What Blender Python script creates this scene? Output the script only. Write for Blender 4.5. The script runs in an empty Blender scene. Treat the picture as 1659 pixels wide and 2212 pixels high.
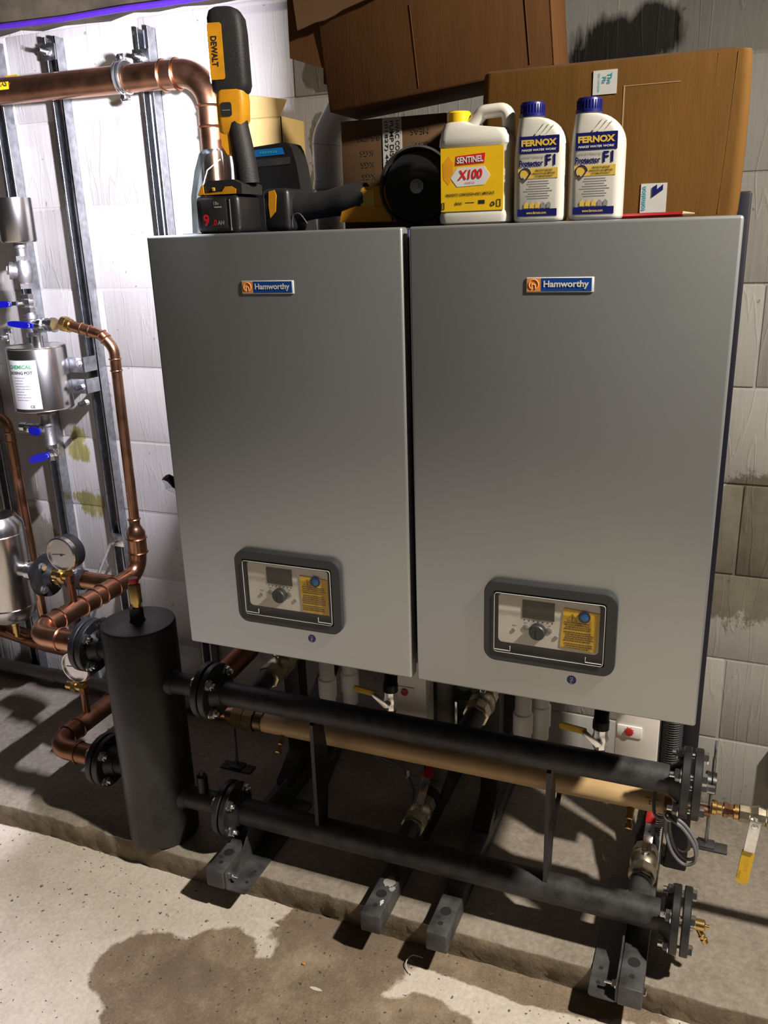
import bpy, bmesh, math, random
from mathutils import Vector, Matrix
random.seed(7)
sc = bpy.context.scene
col = sc.collection
V = Vector
PI = math.pi

# ------------------------------------------------------------------ camera
cd = bpy.data.cameras.new('camera'); cam = bpy.data.objects.new('camera', cd); col.objects.link(cam)
CX = V((0.92780, 0.37190, -0.03040)); CY = V((0.08870, -0.29900, -0.95010)); CZ = V((-0.36240, 0.87880, -0.31030))
CZ.normalize(); CX = (CX - CZ * CX.dot(CZ)).normalized(); CY = CZ.cross(CX)
cam.matrix_world = Matrix(((CX.x, -CY.x, -CZ.x, 1.0087), (CX.y, -CY.y, -CZ.y, -1.3469), (CX.z, -CY.z, -CZ.z, 1.5453), (0, 0, 0, 1)))
cd.sensor_fit = 'VERTICAL'; cd.sensor_height = 36.0; cd.sensor_width = 27.0
cd.lens = 1827.77 / 2212 * 36.0
cd.clip_start = 0.02
sc.camera = cam
# ------------------------------------------------------------------ world, lights, exposure
w = bpy.data.worlds.new('world'); sc.world = w; w.use_nodes = True
w.node_tree.nodes['Background'].inputs[0].default_value = (1.0, 0.92, 0.82, 1)
w.node_tree.nodes['Background'].inputs[1].default_value = 0.022
sc.view_settings.view_transform = 'Standard'; sc.view_settings.look = 'None'
sc.view_settings.exposure = 0.0; sc.view_settings.gamma = 1.0; sc.view_settings.use_curve_mapping = False
# ceiling lamp of the plant room, to the right of the boilers
ld = bpy.data.lights.new('ceiling_lamp', 'SPOT'); ld.spot_size = math.radians(106); ld.spot_blend = 1.0; ld.shadow_soft_size = 0.06; ld.energy = 585.0; ld.color = (1.0, 0.91, 0.78)
lo = bpy.data.objects.new('ceiling_lamp', ld); col.objects.link(lo); lo.location = (2.3, -0.44, 2.8)
lo.rotation_euler = (V((-0.45, -1.0, 0.0)) - lo.location).to_track_quat('-Z', 'Y').to_euler()

# ------------------------------------------------------------------ materials
MATS = {}
def newmat(name):
    m = bpy.data.materials.new(name); m.use_nodes = True; MATS[name] = m
    nt = m.node_tree; b = nt.nodes['Principled BSDF']
    return m, nt, b
def N(nt, t, **kw):
    n = nt.nodes.new(t)
    for k, v in kw.items(): setattr(n, k, v)
    return n
def mth(nt, op, a, b=None):
    n = N(nt, 'ShaderNodeMath', operation=op)
    for i, x in enumerate((a, b)):
        if x is None: continue
        if isinstance(x, (int, float)): n.inputs[i].default_value = x
        else: nt.links.new(x, n.inputs[i])
    return n.outputs[0]
def noise(nt, vec, scale, detail=4, rough=0.55):
    n = N(nt, 'ShaderNodeTexNoise'); n.inputs['Scale'].default_value = scale; n.inputs['Detail'].default_value = detail; n.inputs['Roughness'].default_value = rough
    if vec is not None: nt.links.new(vec, n.inputs['Vector'])
    return n.outputs['Fac']
def ramp(nt, fac, stops):
    r = N(nt, 'ShaderNodeValToRGB'); e = r.color_ramp.elements
    while len(e) < len(stops): e.new(0.5)
    for i, (p, c) in enumerate(stops):
        e[i].position = p; e[i].color = (*c, 1) if len(c) == 3 else c
    nt.links.new(fac, r.inputs[0]); return r.outputs[0]
def mix(nt, fac, a, b):
    n = N(nt, 'ShaderNodeMix', data_type='RGBA')
    for i, x in ((0, fac), (6, a), (7, b)):
        if isinstance(x, (int, float)): n.inputs[i].default_value = x
        elif isinstance(x, tuple): n.inputs[i].default_value = (*x, 1)
        else: nt.links.new(x, n.inputs[i])
    return n.outputs[2]
def geo(nt): return N(nt, 'ShaderNodeNewGeometry').outputs['Position']
def sxyz(nt, vec):
    s = N(nt, 'ShaderNodeSeparateXYZ'); nt.links.new(vec, s.inputs[0]); return s.outputs
def scaled(nt, vec, s):
    n = N(nt, 'ShaderNodeVectorMath', operation='MULTIPLY'); nt.links.new(vec, n.inputs[0]); n.inputs[1].default_value = s; return n.outputs[0]
def bump(nt, b, h, st, dist=0.01):
    n = N(nt, 'ShaderNodeBump'); n.inputs['Strength'].default_value = st; n.inputs['Distance'].default_value = dist
    nt.links.new(h, n.inputs['Height']); nt.links.new(n.outputs[0], b.inputs['Normal'])
def pm(name, c, rough=0.5, metal=0.0, var=0.12, scale=30, bmp=0.0, stretch=None, rvar=0.0, spec=0.5):
    m, nt, b = newmat(name)
    tc = N(nt, 'ShaderNodeTexCoord').outputs['Object']
    if stretch: tc = scaled(nt, tc, stretch)
    f = noise(nt, tc, scale)
    lo_ = tuple(max(0, x * (1 - var)) for x in c); hi = tuple(min(1, x * (1 + var)) for x in c)
    nt.links.new(ramp(nt, f, [(0.3, lo_), (0.7, hi)]), b.inputs['Base Color'])
    b.inputs['Metallic'].default_value = metal; b.inputs['Specular IOR Level'].default_value = spec
    if rvar: nt.links.new(mth(nt, 'MULTIPLY_ADD', f, rvar), b.inputs['Roughness']); b.inputs['Roughness'].links[0].from_node.inputs[2].default_value = rough - rvar / 2
    else: b.inputs['Roughness'].default_value = rough
    if bmp: bump(nt, b, noise(nt, tc, scale * 4, 3), bmp, 0.002)
    return m
def blobs(nt, a, b_, lst, nf, amp):
    """1 inside any of the ragged ellipses (ca, cb, ra, rb)"""
    cur = None
    for (ca, cb, ra, rb) in lst:
        da = mth(nt, 'DIVIDE', mth(nt, 'SUBTRACT', a, ca), ra); db = mth(nt, 'DIVIDE', mth(nt, 'SUBTRACT', b_, cb), rb)
        d = mth(nt, 'ADD', mth(nt, 'MULTIPLY', da, da), mth(nt, 'MULTIPLY', db, db))
        cur = d if cur is None else mth(nt, 'MINIMUM', cur, d)
    d = mth(nt, 'ADD', mth(nt, 'SQRT', cur), mth(nt, 'MULTIPLY', mth(nt, 'SUBTRACT', nf, 0.5), amp))
    return d
def step(nt, d, edge=0.04):
    r = N(nt, 'ShaderNodeMapRange'); r.inputs[1].default_value = 1 - edge; r.inputs[2].default_value = 1 + edge; r.inputs[3].default_value = 1; r.inputs[4].default_value = 0
    nt.links.new(d, r.inputs[0]); return r.outputs[0]

def wall_mat():
    m, nt, b = newmat('painted_block')
    p = geo(nt); x, y, z = sxyz(nt, p)
    tint = noise(nt, p, 3.0, 5)
    paint = ramp(nt, tint, [(0.3, (0.41, 0.395, 0.365)), (0.7, (0.51, 0.495, 0.47))])
    drip = noise(nt, scaled(nt, p, (70, 70, 5)), 1.0, 3)
    nf = noise(nt, scaled(nt, p, (14, 14, 9)), 1.0, 6, 0.7)
    nfs = noise(nt, scaled(nt, p, (40, 40, 8)), 1.0, 5, 0.7)
    bare = step(nt, blobs(nt, x, z, [(0.03, 1.93, 0.060, 0.055), (0.03, 1.78, 0.052, 0.070), (0.10, 1.72, 0.10, 0.12), (0.02, 1.66, 0.05, 0.09),
        (1.35, 0.79, 0.60, 0.205), (-1.3, 0.62, 0.25, 0.12)], nf, 0.9))
    seam = mth(nt, 'LESS_THAN', mth(nt, 'ABSOLUTE', mth(nt, 'SUBTRACT', z, 1.864)), 0.022)
    bare = mth(nt, 'MULTIPLY', bare, mth(nt, 'SUBTRACT', 1.0, seam))
    olive = step(nt, blobs(nt, x, z, [(-0.905, 0.915, 0.055, 0.032), (-0.90, 0.965, 0.03, 0.03), (-0.885, 0.742, 0.055, 0.045), (-0.93, 0.76, 0.03, 0.02)], mth(nt, 'ADD', nf, mth(nt, 'MULTIPLY', mth(nt, 'SUBTRACT', nfs, 0.5), 1.2)), 1.5), 0.12)
    black = step(nt, blobs(nt, x, z, [(0.745, 1.925, 0.115, 0.052), (0.70, 1.90, 0.09, 0.035), (0.80, 1.955, 0.05, 0.04)], nfs, 1.2), 0.2)
    speck = mth(nt, 'GREATER_THAN', noise(nt, p, 45, 2), 0.735)
    c = mix(nt, bare, paint, ramp(nt, nf, [(0.3, (0.165, 0.15, 0.11)), (0.7, (0.255, 0.235, 0.18))]))
    c = mix(nt, olive, c, ramp(nt, nfs, [(0.3, (0.16, 0.14, 0.04)), (0.7, (0.36, 0.32, 0.12))]))
    c = mix(nt, black, c, (0.018, 0.017, 0.015))
    c = mix(nt, mth(nt, 'MULTIPLY', speck, 0.55), c, (0.10, 0.09, 0.08))
    nt.links.new(c, b.inputs['Base Color'])
    b.inputs['Roughness'].default_value = 0.62
    h = mth(nt, 'ADD', mth(nt, 'MULTIPLY', drip, 0.9), mth(nt, 'MULTIPLY', bare, -0.8))
    h = mth(nt, 'ADD', h, mth(nt, 'MULTIPLY', noise(nt, p, 60, 4), 0.4))
    ln = mth(nt, 'ABSOLUTE', mth(nt, 'SUBTRACT', noise(nt, scaled(nt, p, (26, 26, 2.6)), 1.0, 2, 0.4), 0.5))
    lr = N(nt, 'ShaderNodeMapRange'); lr.inputs[1].default_value = 0.0; lr.inputs[2].default_value = 0.020; lr.inputs[3].default_value = 1.0; lr.inputs[4].default_value = 0.0; nt.links.new(ln, lr.inputs[0])
    h = mth(nt, 'ADD', h, mth(nt, 'MULTIPLY', lr.outputs[0], 0.55))
    bump(nt, b, h, 0.30, 0.004)
wall_mat()

def floor_mat():
    m, nt, b = newmat('floor_concrete')
    p = geo(nt); x, y, z = sxyz(nt, p)
    big = noise(nt, p, 3.0, 6, 0.65); fine = noise(nt, p, 90, 4, 0.7); med = noise(nt, p, 14, 6, 0.7)
    base = ramp(nt, big, [(0.25, (0.50, 0.435, 0.365)), (0.55, (0.66, 0.595, 0.515)), (0.8, (0.74, 0.68, 0.60))])
    base = mix(nt, 0.42, base, ramp(nt, fine, [(0.3, (0.32, 0.27, 0.22)), (0.7, (0.78, 0.71, 0.63))]))
    nf = noise(nt, p, 9, 5, 0.6)
    wet = step(nt, blobs(nt, x, y, [(0.28, -0.20, 0.36, 0.16), (0.05, -0.11, 0.10, 0.10), (-0.07, -0.19, 0.13, 0.11), (0.30, 0.02, 0.17, 0.16), (0.02, -0.28, 0.12, 0.10), (0.55, -0.14, 0.16, 0.10), (0.70, 0.08, 0.3, 0.06)], mth(nt, 'ADD', nf, mth(nt, 'MULTIPLY', mth(nt, 'SUBTRACT', noise(nt, p, 45, 4), 0.5), 0.12)), 0.75), 0.04)
    brown = ramp(nt, med, [(0.25, (0.15, 0.108, 0.074)), (0.55, (0.28, 0.215, 0.148)), (0.8, (0.42, 0.34, 0.25))])
    gr2 = noise(nt, p, 170, 3, 0.8)
    brown = mix(nt, 0.40, brown, ramp(nt, gr2, [(0.32, (0.07, 0.05, 0.035)), (0.52, (0.22, 0.165, 0.115)), (0.70, (0.58, 0.49, 0.38))]))
    brown = mix(nt, 0.55, brown, ramp(nt, noise(nt, p, 6, 6, 0.75), [(0.30, (0.085, 0.062, 0.042)), (0.50, (0.20, 0.152, 0.105)), (0.68, (0.42, 0.34, 0.25))]))
    base = mix(nt, 0.25, base, ramp(nt, med, [(0.3, (0.36, 0.31, 0.26)), (0.7, (0.80, 0.74, 0.66))]))
    ring = step(nt, blobs(nt, x, y, [(0.02, -0.16, 0.07, 0.045), (0.30, 0.06, 0.12, 0.05)], nf, 0.8), 0.3)
    c = mix(nt, wet, base, brown)
    c = mix(nt, mth(nt, 'MULTIPLY', ring, 0.45), c, (0.13, 0.105, 0.078))
    pit = mth(nt, 'GREATER_THAN', noise(nt, p, 75, 1), 0.715)
    grit = mth(nt, 'GREATER_THAN', noise(nt, p, 33, 2), 0.735)
    c = mix(nt, mth(nt, 'MULTIPLY', pit, 0.85), c, (0.06, 0.05, 0.04))
    c = mix(nt, mth(nt, 'MULTIPLY', grit, 0.5), c, (0.12, 0.10, 0.08))
    chip = step(nt, blobs(nt, x, y, [(0.10, 0.028, 0.040, 0.006), (0.53, -0.145, 0.030, 0.008), (0.30, -0.10, 0.015, 0.004)], nf, 0.9), 0.1)
    c = mix(nt, chip, c, (0.62, 0.57, 0.50))
    nt.links.new(c, b.inputs['Base Color'])
    nt.links.new(mth(nt, 'SUBTRACT', 0.82, mth(nt, 'MULTIPLY', wet, 0.28)), b.inputs['Roughness'])
    h = mth(nt, 'ADD', mth(nt, 'MULTIPLY', med, 0.6), mth(nt, 'MULTIPLY', fine, 0.9)); h = mth(nt, 'SUBTRACT', h, mth(nt, 'MULTIPLY', pit, 0.8))
    bump(nt, b, h, 0.5, 0.004)
floor_mat()

def plinth_mat():
    m, nt, b = newmat('plinth_concrete')
    p = geo(nt); x, y, z = sxyz(nt, p)
    big = noise(nt, p, 5.0, 6, 0.65); fine = noise(nt, p, 80, 4, 0.7); med = noise(nt, p, 22, 6, 0.7)
    base = ramp(nt, big, [(0.3, (0.19, 0.16, 0.122)), (0.7, (0.34, 0.298, 0.245))])
    base = mix(nt, 0.3, base, ramp(nt, fine, [(0.3, (0.13, 0.11, 0.085)), (0.7, (0.46, 0.41, 0.345))]))
    nz = sxyz(nt, N(nt, 'ShaderNodeNewGeometry').outputs['True Normal'])[1]
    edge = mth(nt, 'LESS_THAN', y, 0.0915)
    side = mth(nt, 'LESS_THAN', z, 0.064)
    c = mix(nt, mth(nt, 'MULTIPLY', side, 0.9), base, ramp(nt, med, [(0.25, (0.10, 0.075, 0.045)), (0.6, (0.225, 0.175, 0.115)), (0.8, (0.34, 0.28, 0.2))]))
    nt.links.new(c, b.inputs['Base Color']); b.inputs['Roughness'].default_value = 0.85
    bump(nt, b, mth(nt, 'ADD', mth(nt, 'MULTIPLY', med, 0.8), mth(nt, 'MULTIPLY', fine, 0.5)), 0.6, 0.006)
plinth_mat()

pm('beam_concrete', (0.045, 0.034, 0.019), 0.9, var=0.6, scale=12, bmp=0.5)
pm('ceiling_board', (0.10, 0.085, 0.065), 0.9, var=0.4, scale=8)
pm('purple_cable', (0.06, 0.016, 0.30), 0.45, var=0.1)
pm('galv', (0.42, 0.44, 0.47), 0.36, 1.0, var=0.25, scale=60, rvar=0.2)
pm('zinc', (0.78, 0.79, 0.80), 0.25, 1.0, var=0.15, scale=80)
pm('copper', (0.52, 0.27, 0.16), 0.30, 1.0, var=0.22, scale=18, rvar=0.2)
pm('copper_shaded', (0.27, 0.125, 0.07), 0.40, 1.0, var=0.3, scale=18, rvar=0.2)  # copper darkened in its colour for low pipes the work light barely reaches
pm('brass', (0.62, 0.42, 0.16), 0.30, 1.0, var=0.15, scale=40)
pm('dull_brass', (0.16, 0.115, 0.06), 0.42, 1.0, var=0.25, scale=40)
pm('nickel_brass', (0.52, 0.46, 0.34), 0.36, 1.0, var=0.2, scale=40, rvar=0.15)
pm('stainless', (0.60, 0.58, 0.56), 0.24, 1.0, var=0.08, scale=20, stretch=(30, 30, 1))
pm('steel_cast', (0.45, 0.44, 0.45), 0.48, 1.0, var=0.1, scale=80, bmp=0.3)
pm('black_paint', (0.016, 0.016, 0.017), 0.42, var=0.45, scale=22, bmp=0.15, rvar=0.2)
pm('black_dusty', (0.030, 0.030, 0.032), 0.52, var=0.6, scale=26, bmp=0.2, rvar=0.2)
pm('black_rubber', (0.014, 0.014, 0.015), 0.62, var=0.2, scale=80, bmp=0.3)
pm('black_plastic', (0.012, 0.012, 0.013), 0.40, var=0.2, scale=40)
pm('rail_paint', (0.055, 0.055, 0.058), 0.46, var=0.55, scale=24, bmp=0.2, rvar=0.2)
pm('grey_paint', (0.395, 0.413, 0.418), 0.33, 0.72, var=0.015, scale=8, bmp=0.02, spec=0.5)
pm('black_blue_reflection', (0.006, 0.006, 0.016), 0.45, var=0.1)  # black post paint with its bluish reflection put into the colour
pm('navy', (0.012, 0.012, 0.05), 0.35, var=0.1)
pm('bezel', (0.030, 0.033, 0.036), 0.45, var=0.05, bmp=0.1)
pm('white_plastic', (0.80, 0.79, 0.76), 0.35, var=0.03)
pm('bottle_white', (0.50, 0.485, 0.44), 0.32, var=0.03)
pm('grey_plastic', (0.26, 0.25, 0.24), 0.5, var=0.1)
pm('fascia', (0.86, 0.83, 0.78), 0.45, var=0.03)
pm('lcd', (0.045, 0.045, 0.022), 0.15, var=0.15, scale=20)
pm('yellow_label', (0.95, 0.58, 0.02), 0.5, var=0.05)
pm('yellow_plastic', (0.76, 0.47, 0.012), 0.35, var=0.05)
pm('tool_yellow', (0.66, 0.29, 0.012), 0.42, var=0.12, scale=40)
pm('gas_beige', (0.52, 0.355, 0.175), 0.42, var=0.10, scale=16, rvar=0.1)
pm('blue_handle', (0.003, 0.005, 0.32), 0.38, var=0.08)
pm('blue_sticker', (0.01, 0.02, 0.25), 0.4, var=0.05)
pm('badge_blue', (0.006, 0.055, 0.27), 0.35, var=0.04)
pm('badge_orange', (0.72, 0.25, 0.055), 0.35, var=0.04)
pm('badge_orange_pale', (0.82, 0.45, 0.22), 0.35, var=0.02)
pm('bright_blue', (0.01, 0.16, 0.50), 0.25, var=0.1)
pm('navy_print', (0.006, 0.008, 0.10), 0.4, var=0.05)
pm('cap_navy', (0.006, 0.007, 0.11), 0.35, var=0.05)
pm('red_print', (0.60, 0.015, 0.025), 0.4, var=0.05)
pm('red_plastic', (0.42, 0.012, 0.012), 0.4, var=0.1)
pm('black_print', (0.014, 0.014, 0.016), 0.6, var=0.05)
pm('grey_print', (0.22, 0.22, 0.23), 0.6, var=0.05)
pm('faded_print', (0.075, 0.050, 0.035), 0.8, var=0.2)
pm('gold_print', (0.62, 0.42, 0.07), 0.45, var=0.05)
pm('green_print', (0.03, 0.30, 0.12), 0.5, var=0.05)
pm('paper', (0.62, 0.62, 0.62), 0.6, var=0.05)
pm('tape_label', (0.52, 0.52, 0.50), 0.35, var=0.06)
pm('clear_tape', (0.40, 0.26, 0.145), 0.22, var=0.05)
pm('cardboard', (0.125, 0.058, 0.010), 0.85, spec=0.2, var=0.10, scale=9, bmp=0.15, stretch=(6, 6, 1))
pm('cardboard_dark', (0.090, 0.038, 0.011), 0.85, spec=0.2, var=0.10, scale=9, bmp=0.15, stretch=(6, 6, 1))
pm('cardboard_brown', (0.12, 0.062, 0.024), 0.82, var=0.12, scale=9, bmp=0.15)
pm('cardboard_pale', (0.55, 0.38, 0.14), 0.8, var=0.08, scale=9)
pm('cable_grey', (0.15, 0.15, 0.16), 0.5, var=0.1)
pm('wood_tip', (0.62, 0.42, 0.25), 0.7, var=0.1)
pm('gauge_face', (0.085, 0.084, 0.08), 0.35, var=0.08)
pm('dial_grey', (0.34, 0.335, 0.32), 0.4, var=0.08)
pm('green_plastic', (0.01, 0.06, 0.035), 0.4, var=0.2)
pm('stone', (0.25, 0.2, 0.15), 0.9, var=0.4)
pm('cyan_print', (0.02, 0.30, 0.42), 0.5, var=0.05)
def clear_mat(name, tint, lo_=0.03, hi=0.5, rough=0.04):
    m, nt, b = newmat(name); nt.nodes.remove(b)
    t = N(nt, 'ShaderNodeBsdfTransparent'); t.inputs[0].default_value = (*tint, 1)
    g = N(nt, 'ShaderNodeBsdfGlossy'); g.inputs['Roughness'].default_value = rough
    lw = N(nt, 'ShaderNodeLayerWeight'); lw.inputs[0].default_value = 0.25
    mr = N(nt, 'ShaderNodeMapRange'); mr.inputs[3].default_value = lo_; mr.inputs[4].default_value = hi
    nt.links.new(lw.outputs['Fresnel'], mr.inputs[0])
    nz = noise(nt, N(nt, 'ShaderNodeTexCoord').outputs['Object'], 25)
    mx = N(nt, 'ShaderNodeMixShader'); nt.links.new(mth(nt, 'MULTIPLY', mr.outputs[0], mth(nt, 'ADD', nz, 0.5)), mx.inputs[0])
    nt.links.new(t.outputs[0], mx.inputs[1]); nt.links.new(g.outputs[0], mx.inputs[2])
    nt.links.new(mx.outputs[0], nt.nodes['Material Output'].inputs[0])
clear_mat('clear_cover', (0.97, 0.965, 0.95), 0.015, 0.35)
clear_mat('clear_bag', (0.62, 0.68, 0.68), 0.10, 0.8, 0.2)
def emis(name, c, s):
    m, nt, b = newmat(name)
    b.inputs['Base Color'].default_value = (*c, 1); b.inputs['Emission Color'].default_value = (*c, 1)
    nz = noise(nt, N(nt, 'ShaderNodeTexCoord').outputs['Object'], 5)
    nt.links.new(mth(nt, 'MULTIPLY', mth(nt, 'ADD', mth(nt, 'MULTIPLY', nz, 0.1), 0.95), s), b.inputs['Emission Strength'])
emis('led_panel', (0.86, 0.88, 1.0), 30.0)

# ------------------------------------------------------------------ mesh helpers
def basis(d):
    d = V(d).normalized(); a = V((0, 0, 1)) if abs(d.z) < 0.9 else V((1, 0, 0))
    u = d.cross(a).normalized(); return u, d.cross(u).normalized(), d
class M:
    def __init__(s): s.v = []; s.f = []
    def add(s, vs, fs):
        o = len(s.v); s.v += [V(p) for p in vs]; s.f += [[i + o for i in q] for q in fs]; return s
    def box(s, c, d, rot=None, bev=0.0, seg=2):
        bm = bmesh.new(); bmesh.ops.create_cube(bm, size=1)
        bmesh.ops.scale(bm, vec=d, verts=bm.verts)
        if bev: bmesh.ops.bevel(bm, geom=bm.edges[:], offset=bev, segments=seg, profile=0.5, affect='EDGES')
        bm.verts.index_update()
        vs = [((rot @ q.co) if rot else q.co) + V(c) for q in bm.verts]
        s.add(vs, [[q.index for q in f.verts] for f in bm.faces]); bm.free(); return s
    def bx(s, x0, x1, y0, y1, z0, z1, bev=0.0, seg=2):
        return s.box(((x0 + x1) / 2, (y0 + y1) / 2, (z0 + z1) / 2), (x1 - x0, y1 - y0, z1 - z0), None, bev, seg)
    def lathe(s, o, axis, prof, n=28):
        u, v, d = basis(axis); o = V(o); vs = []; fs = []
        for (r, h) in prof:
            for i in range(n):
                a = 2 * PI * i / n; vs.append(o + d * h + (u * math.cos(a) + v * math.sin(a)) * r)
        for k in range(len(prof) - 1):
            for i in range(n):
                j = (i + 1) % n; fs.append([k * n + i, k * n + j, (k + 1) * n + j, (k + 1) * n + i])
        if prof[0][0] > 1e-6: fs.append(list(range(n))[::-1])
        if prof[-1][0] > 1e-6: fs.append([(len(prof) - 1) * n + i for i in range(n)])
        return s.add(vs, fs)
    def cyl(s, a, b, r, r2=None, n=24, ch=0.0):
        a = V(a); b = V(b); L = (b - a).length; r2 = r if r2 is None else r2
        pr = [(r, 0), (r2, L)] if not ch else [(r - ch, 0), (r, ch), (r2, L - ch), (r2 - ch, L)]
        return s.lathe(a, b - a, pr, n)
    def tube(s, path, r, n=16, caps=True, closed=False):
        path = [V(p) for p in path]; k = len(path); rs = r if isinstance(r, (list, tuple)) else [r] * k
        T = []
        for i in range(k):
            if closed: t = path[(i + 1) % k] - path[i - 1]
            else: t = path[min(i + 1, k - 1)] - path[max(i - 1, 0)]
            T.append(t.normalized())
        u, v, _ = basis(T[0]); vs = []; fs = []
        for i in range(k):
            if i: u = (u - T[i] * u.dot(T[i])).normalized()
            v = T[i].cross(u)
            for j in range(n):
                a = 2 * PI * j / n; vs.append(path[i] + (u * math.cos(a) + v * math.sin(a)) * rs[i])
        for i in range(k if closed else k - 1):
            for j in range(n):
                a, b = i * n, ((i + 1) % k) * n; fs.append([a + j, a + (j + 1) % n, b + (j + 1) % n, b + j])
        if caps and not closed: fs += [list(range(n))[::-1], [(k - 1) * n + j for j in range(n)]]
        return s.add(vs, fs)
    def ring(s, c, axis, R, r, n=32, m=8):
        u, v, d = basis(axis); c = V(c)
        return s.tube([c + (u * math.cos(2 * PI * i / n) + v * math.sin(2 * PI * i / n)) * R for i in range(n)], r, m, closed=True)
    def prism(s, pts, o, U, W_, t):
        o = V(o); U = V(U); W_ = V(W_); nrm = U.cross(W_).normalized() * t; n = len(pts)
        vs = [o + U * a + W_ * b for a, b in pts]; vs += [p + nrm for p in vs]
        return s.add(vs, [list(range(n))[::-1], [n + i for i in range(n)]] + [[i, (i + 1) % n, n + (i + 1) % n, n + i] for i in range(n)])
    def frame(s, outer, inner, o, U, W_, t):
        """flat ring between two outlines with the same point count"""
        o = V(o); U = V(U); W_ = V(W_); nrm = U.cross(W_).normalized() * t; n = len(outer)
        A = [o + U * a + W_ * b for a, b in outer]; B = [o + U * a + W_ * b for a, b in inner]
        vs = A + B + [p + nrm for p in A] + [p + nrm for p in B]; fs = []
        for i in range(n):
            j = (i + 1) % n
            fs += [[i, n + i, n + j, j], [2 * n + i, 2 * n + j, 3 * n + j, 3 * n + i], [i, j, 2 * n + j, 2 * n + i], [n + i, 3 * n + i, 3 * n + j, n + j]]
        return s.add(vs, fs)
    def loft(s, secs):
        n = len(secs[0]); vs = [p for q in secs for p in q]; fs = []
        for k in range(len(secs) - 1):
            for i in range(n):
                j = (i + 1) % n; fs.append([k * n + i, k * n + j, (k + 1) * n + j, (k + 1) * n + i])
        fs += [list(range(n))[::-1], [(len(secs) - 1) * n + i for i in range(n)]]
        return s.add(vs, fs)
    def text(s, t, c, right, up, w_=None, h=None, bold=0.0, ext=0.0003, shear=0.0):
        cu = bpy.data.curves.new('t', 'FONT'); cu.body = t; cu.size = 1; cu.offset = bold; cu.resolution_u = 3; cu.shear = shear
        ob = bpy.data.objects.new('t', cu); col.objects.link(ob)
        dg = bpy.context.evaluated_depsgraph_get(); me = bpy.data.meshes.new_from_object(ob.evaluated_get(dg))
        xs = [q.co.x for q in me.vertices]; ys = [q.co.y for q in me.vertices]
        bpy.data.objects.remove(ob); bpy.data.curves.remove(cu)
        if not xs: return s
        W0, H0 = max(xs) - min(xs), max(ys) - min(ys); cx, cy = (max(xs) + min(xs)) / 2, (max(ys) + min(ys)) / 2
        sx = w_ / W0 if w_ else h / H0; sy = h / H0 if h else sx
        right = V(right).normalized(); up = V(up).normalized(); nn = right.cross(up) * ext; c = V(c)
        s.add([c + right * (q.co.x - cx) * sx + up * (q.co.y - cy) * sy + nn for q in me.vertices], [list(p.vertices) for p in me.polygons])
        bpy.data.meshes.remove(me); return s
    def xf(s, mat): s.v = [mat @ p for p in s.v]; return s

def rr(w_, h, r, n=5, cx=0.0, cy=0.0):
    pts = []
    for (sx, sy, a0) in ((1, 1, 0), (-1, 1, 90), (-1, -1, 180), (1, -1, 270)):
        for i in range(n + 1):
            a = math.radians(a0 + 90 * i / n)
            pts.append((cx + sx * (w_ / 2 - r) + r * math.cos(a), cy + sy * (h / 2 - r) + r * math.sin(a)))
    return pts
def fillet(pts, R, n=8):
    pts = [V(p) for p in pts]; out = [pts[0]]; Rs = R if isinstance(R, (list, tuple)) else [R] * len(pts)
    for i in range(1, len(pts) - 1):
        a, b, c = pts[i - 1], pts[i], pts[i + 1]; d1 = (a - b).normalized(); d2 = (c - b).normalized()
        th = d1.angle(d2); 
        if th > 3.10: out.append(b); continue
        t = min(Rs[i] / math.tan(th / 2), (a - b).length * 0.49, (c - b).length * 0.49); r = t * math.tan(th / 2)
        ctr = b + (d1 + d2).normalized() * (r / math.sin(th / 2)); p0 = b + d1 * t - ctr; p1 = b + d2 * t - ctr
        for k in range(n + 1):
            q = k / n; ang = p0.angle(p1); 
            out.append(ctr + (p0 * math.sin((1 - q) * ang) + p1 * math.sin(q * ang)) / math.sin(ang))
    out.append(pts[-1]); return out

WL = {}
def finish(o, parent, loc):
    WL[o] = V(loc)
    if parent is not None: o.parent = parent; o.location = V(loc) - WL[parent]
    else: o.location = loc
def thing(name, label, cat, loc, group=None):
    o = bpy.data.objects.new(name, None); o.empty_display_size = 0.02; col.objects.link(o); finish(o, None, loc)
    o['label'] = label; o['category'] = cat
    if group: o['group'] = group
    return o
def build(name, m, mat, parent=None, label=None, cat=None, group=None, kind=None, loc=None, ang=35, smooth=True):
    if loc is None:
        if parent is not None: loc = WL[parent]
        else:
            xs = [p.x for p in m.v]; ys = [p.y for p in m.v]; loc = ((max(xs) + min(xs)) / 2, (max(ys) + min(ys)) / 2, min(p.z for p in m.v))
    loc = V(loc); me = bpy.data.meshes.new(name); me.from_pydata([p - loc for p in m.v], [], m.f); me.update()
    bm = bmesh.new(); bm.from_mesh(me); bmesh.ops.recalc_face_normals(bm, faces=bm.faces); bm.to_mesh(me); bm.free()
    me.materials.append(MATS[mat])
    if smooth:
        me.polygons.foreach_set('use_smooth', [True] * len(me.polygons)); me.set_sharp_from_angle(angle=math.radians(ang))
    o = bpy.data.objects.new(name, me); col.objects.link(o); finish(o, parent, loc)
    if label: o['label'] = label
    if cat: o['category'] = cat
    if group: o['group'] = group
    if kind: o['kind'] = kind
    return o
def clone(src, parent, dloc):
    o = src.copy(); col.objects.link(o); finish(o, parent, WL[src] + V(dloc)); return o
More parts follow.
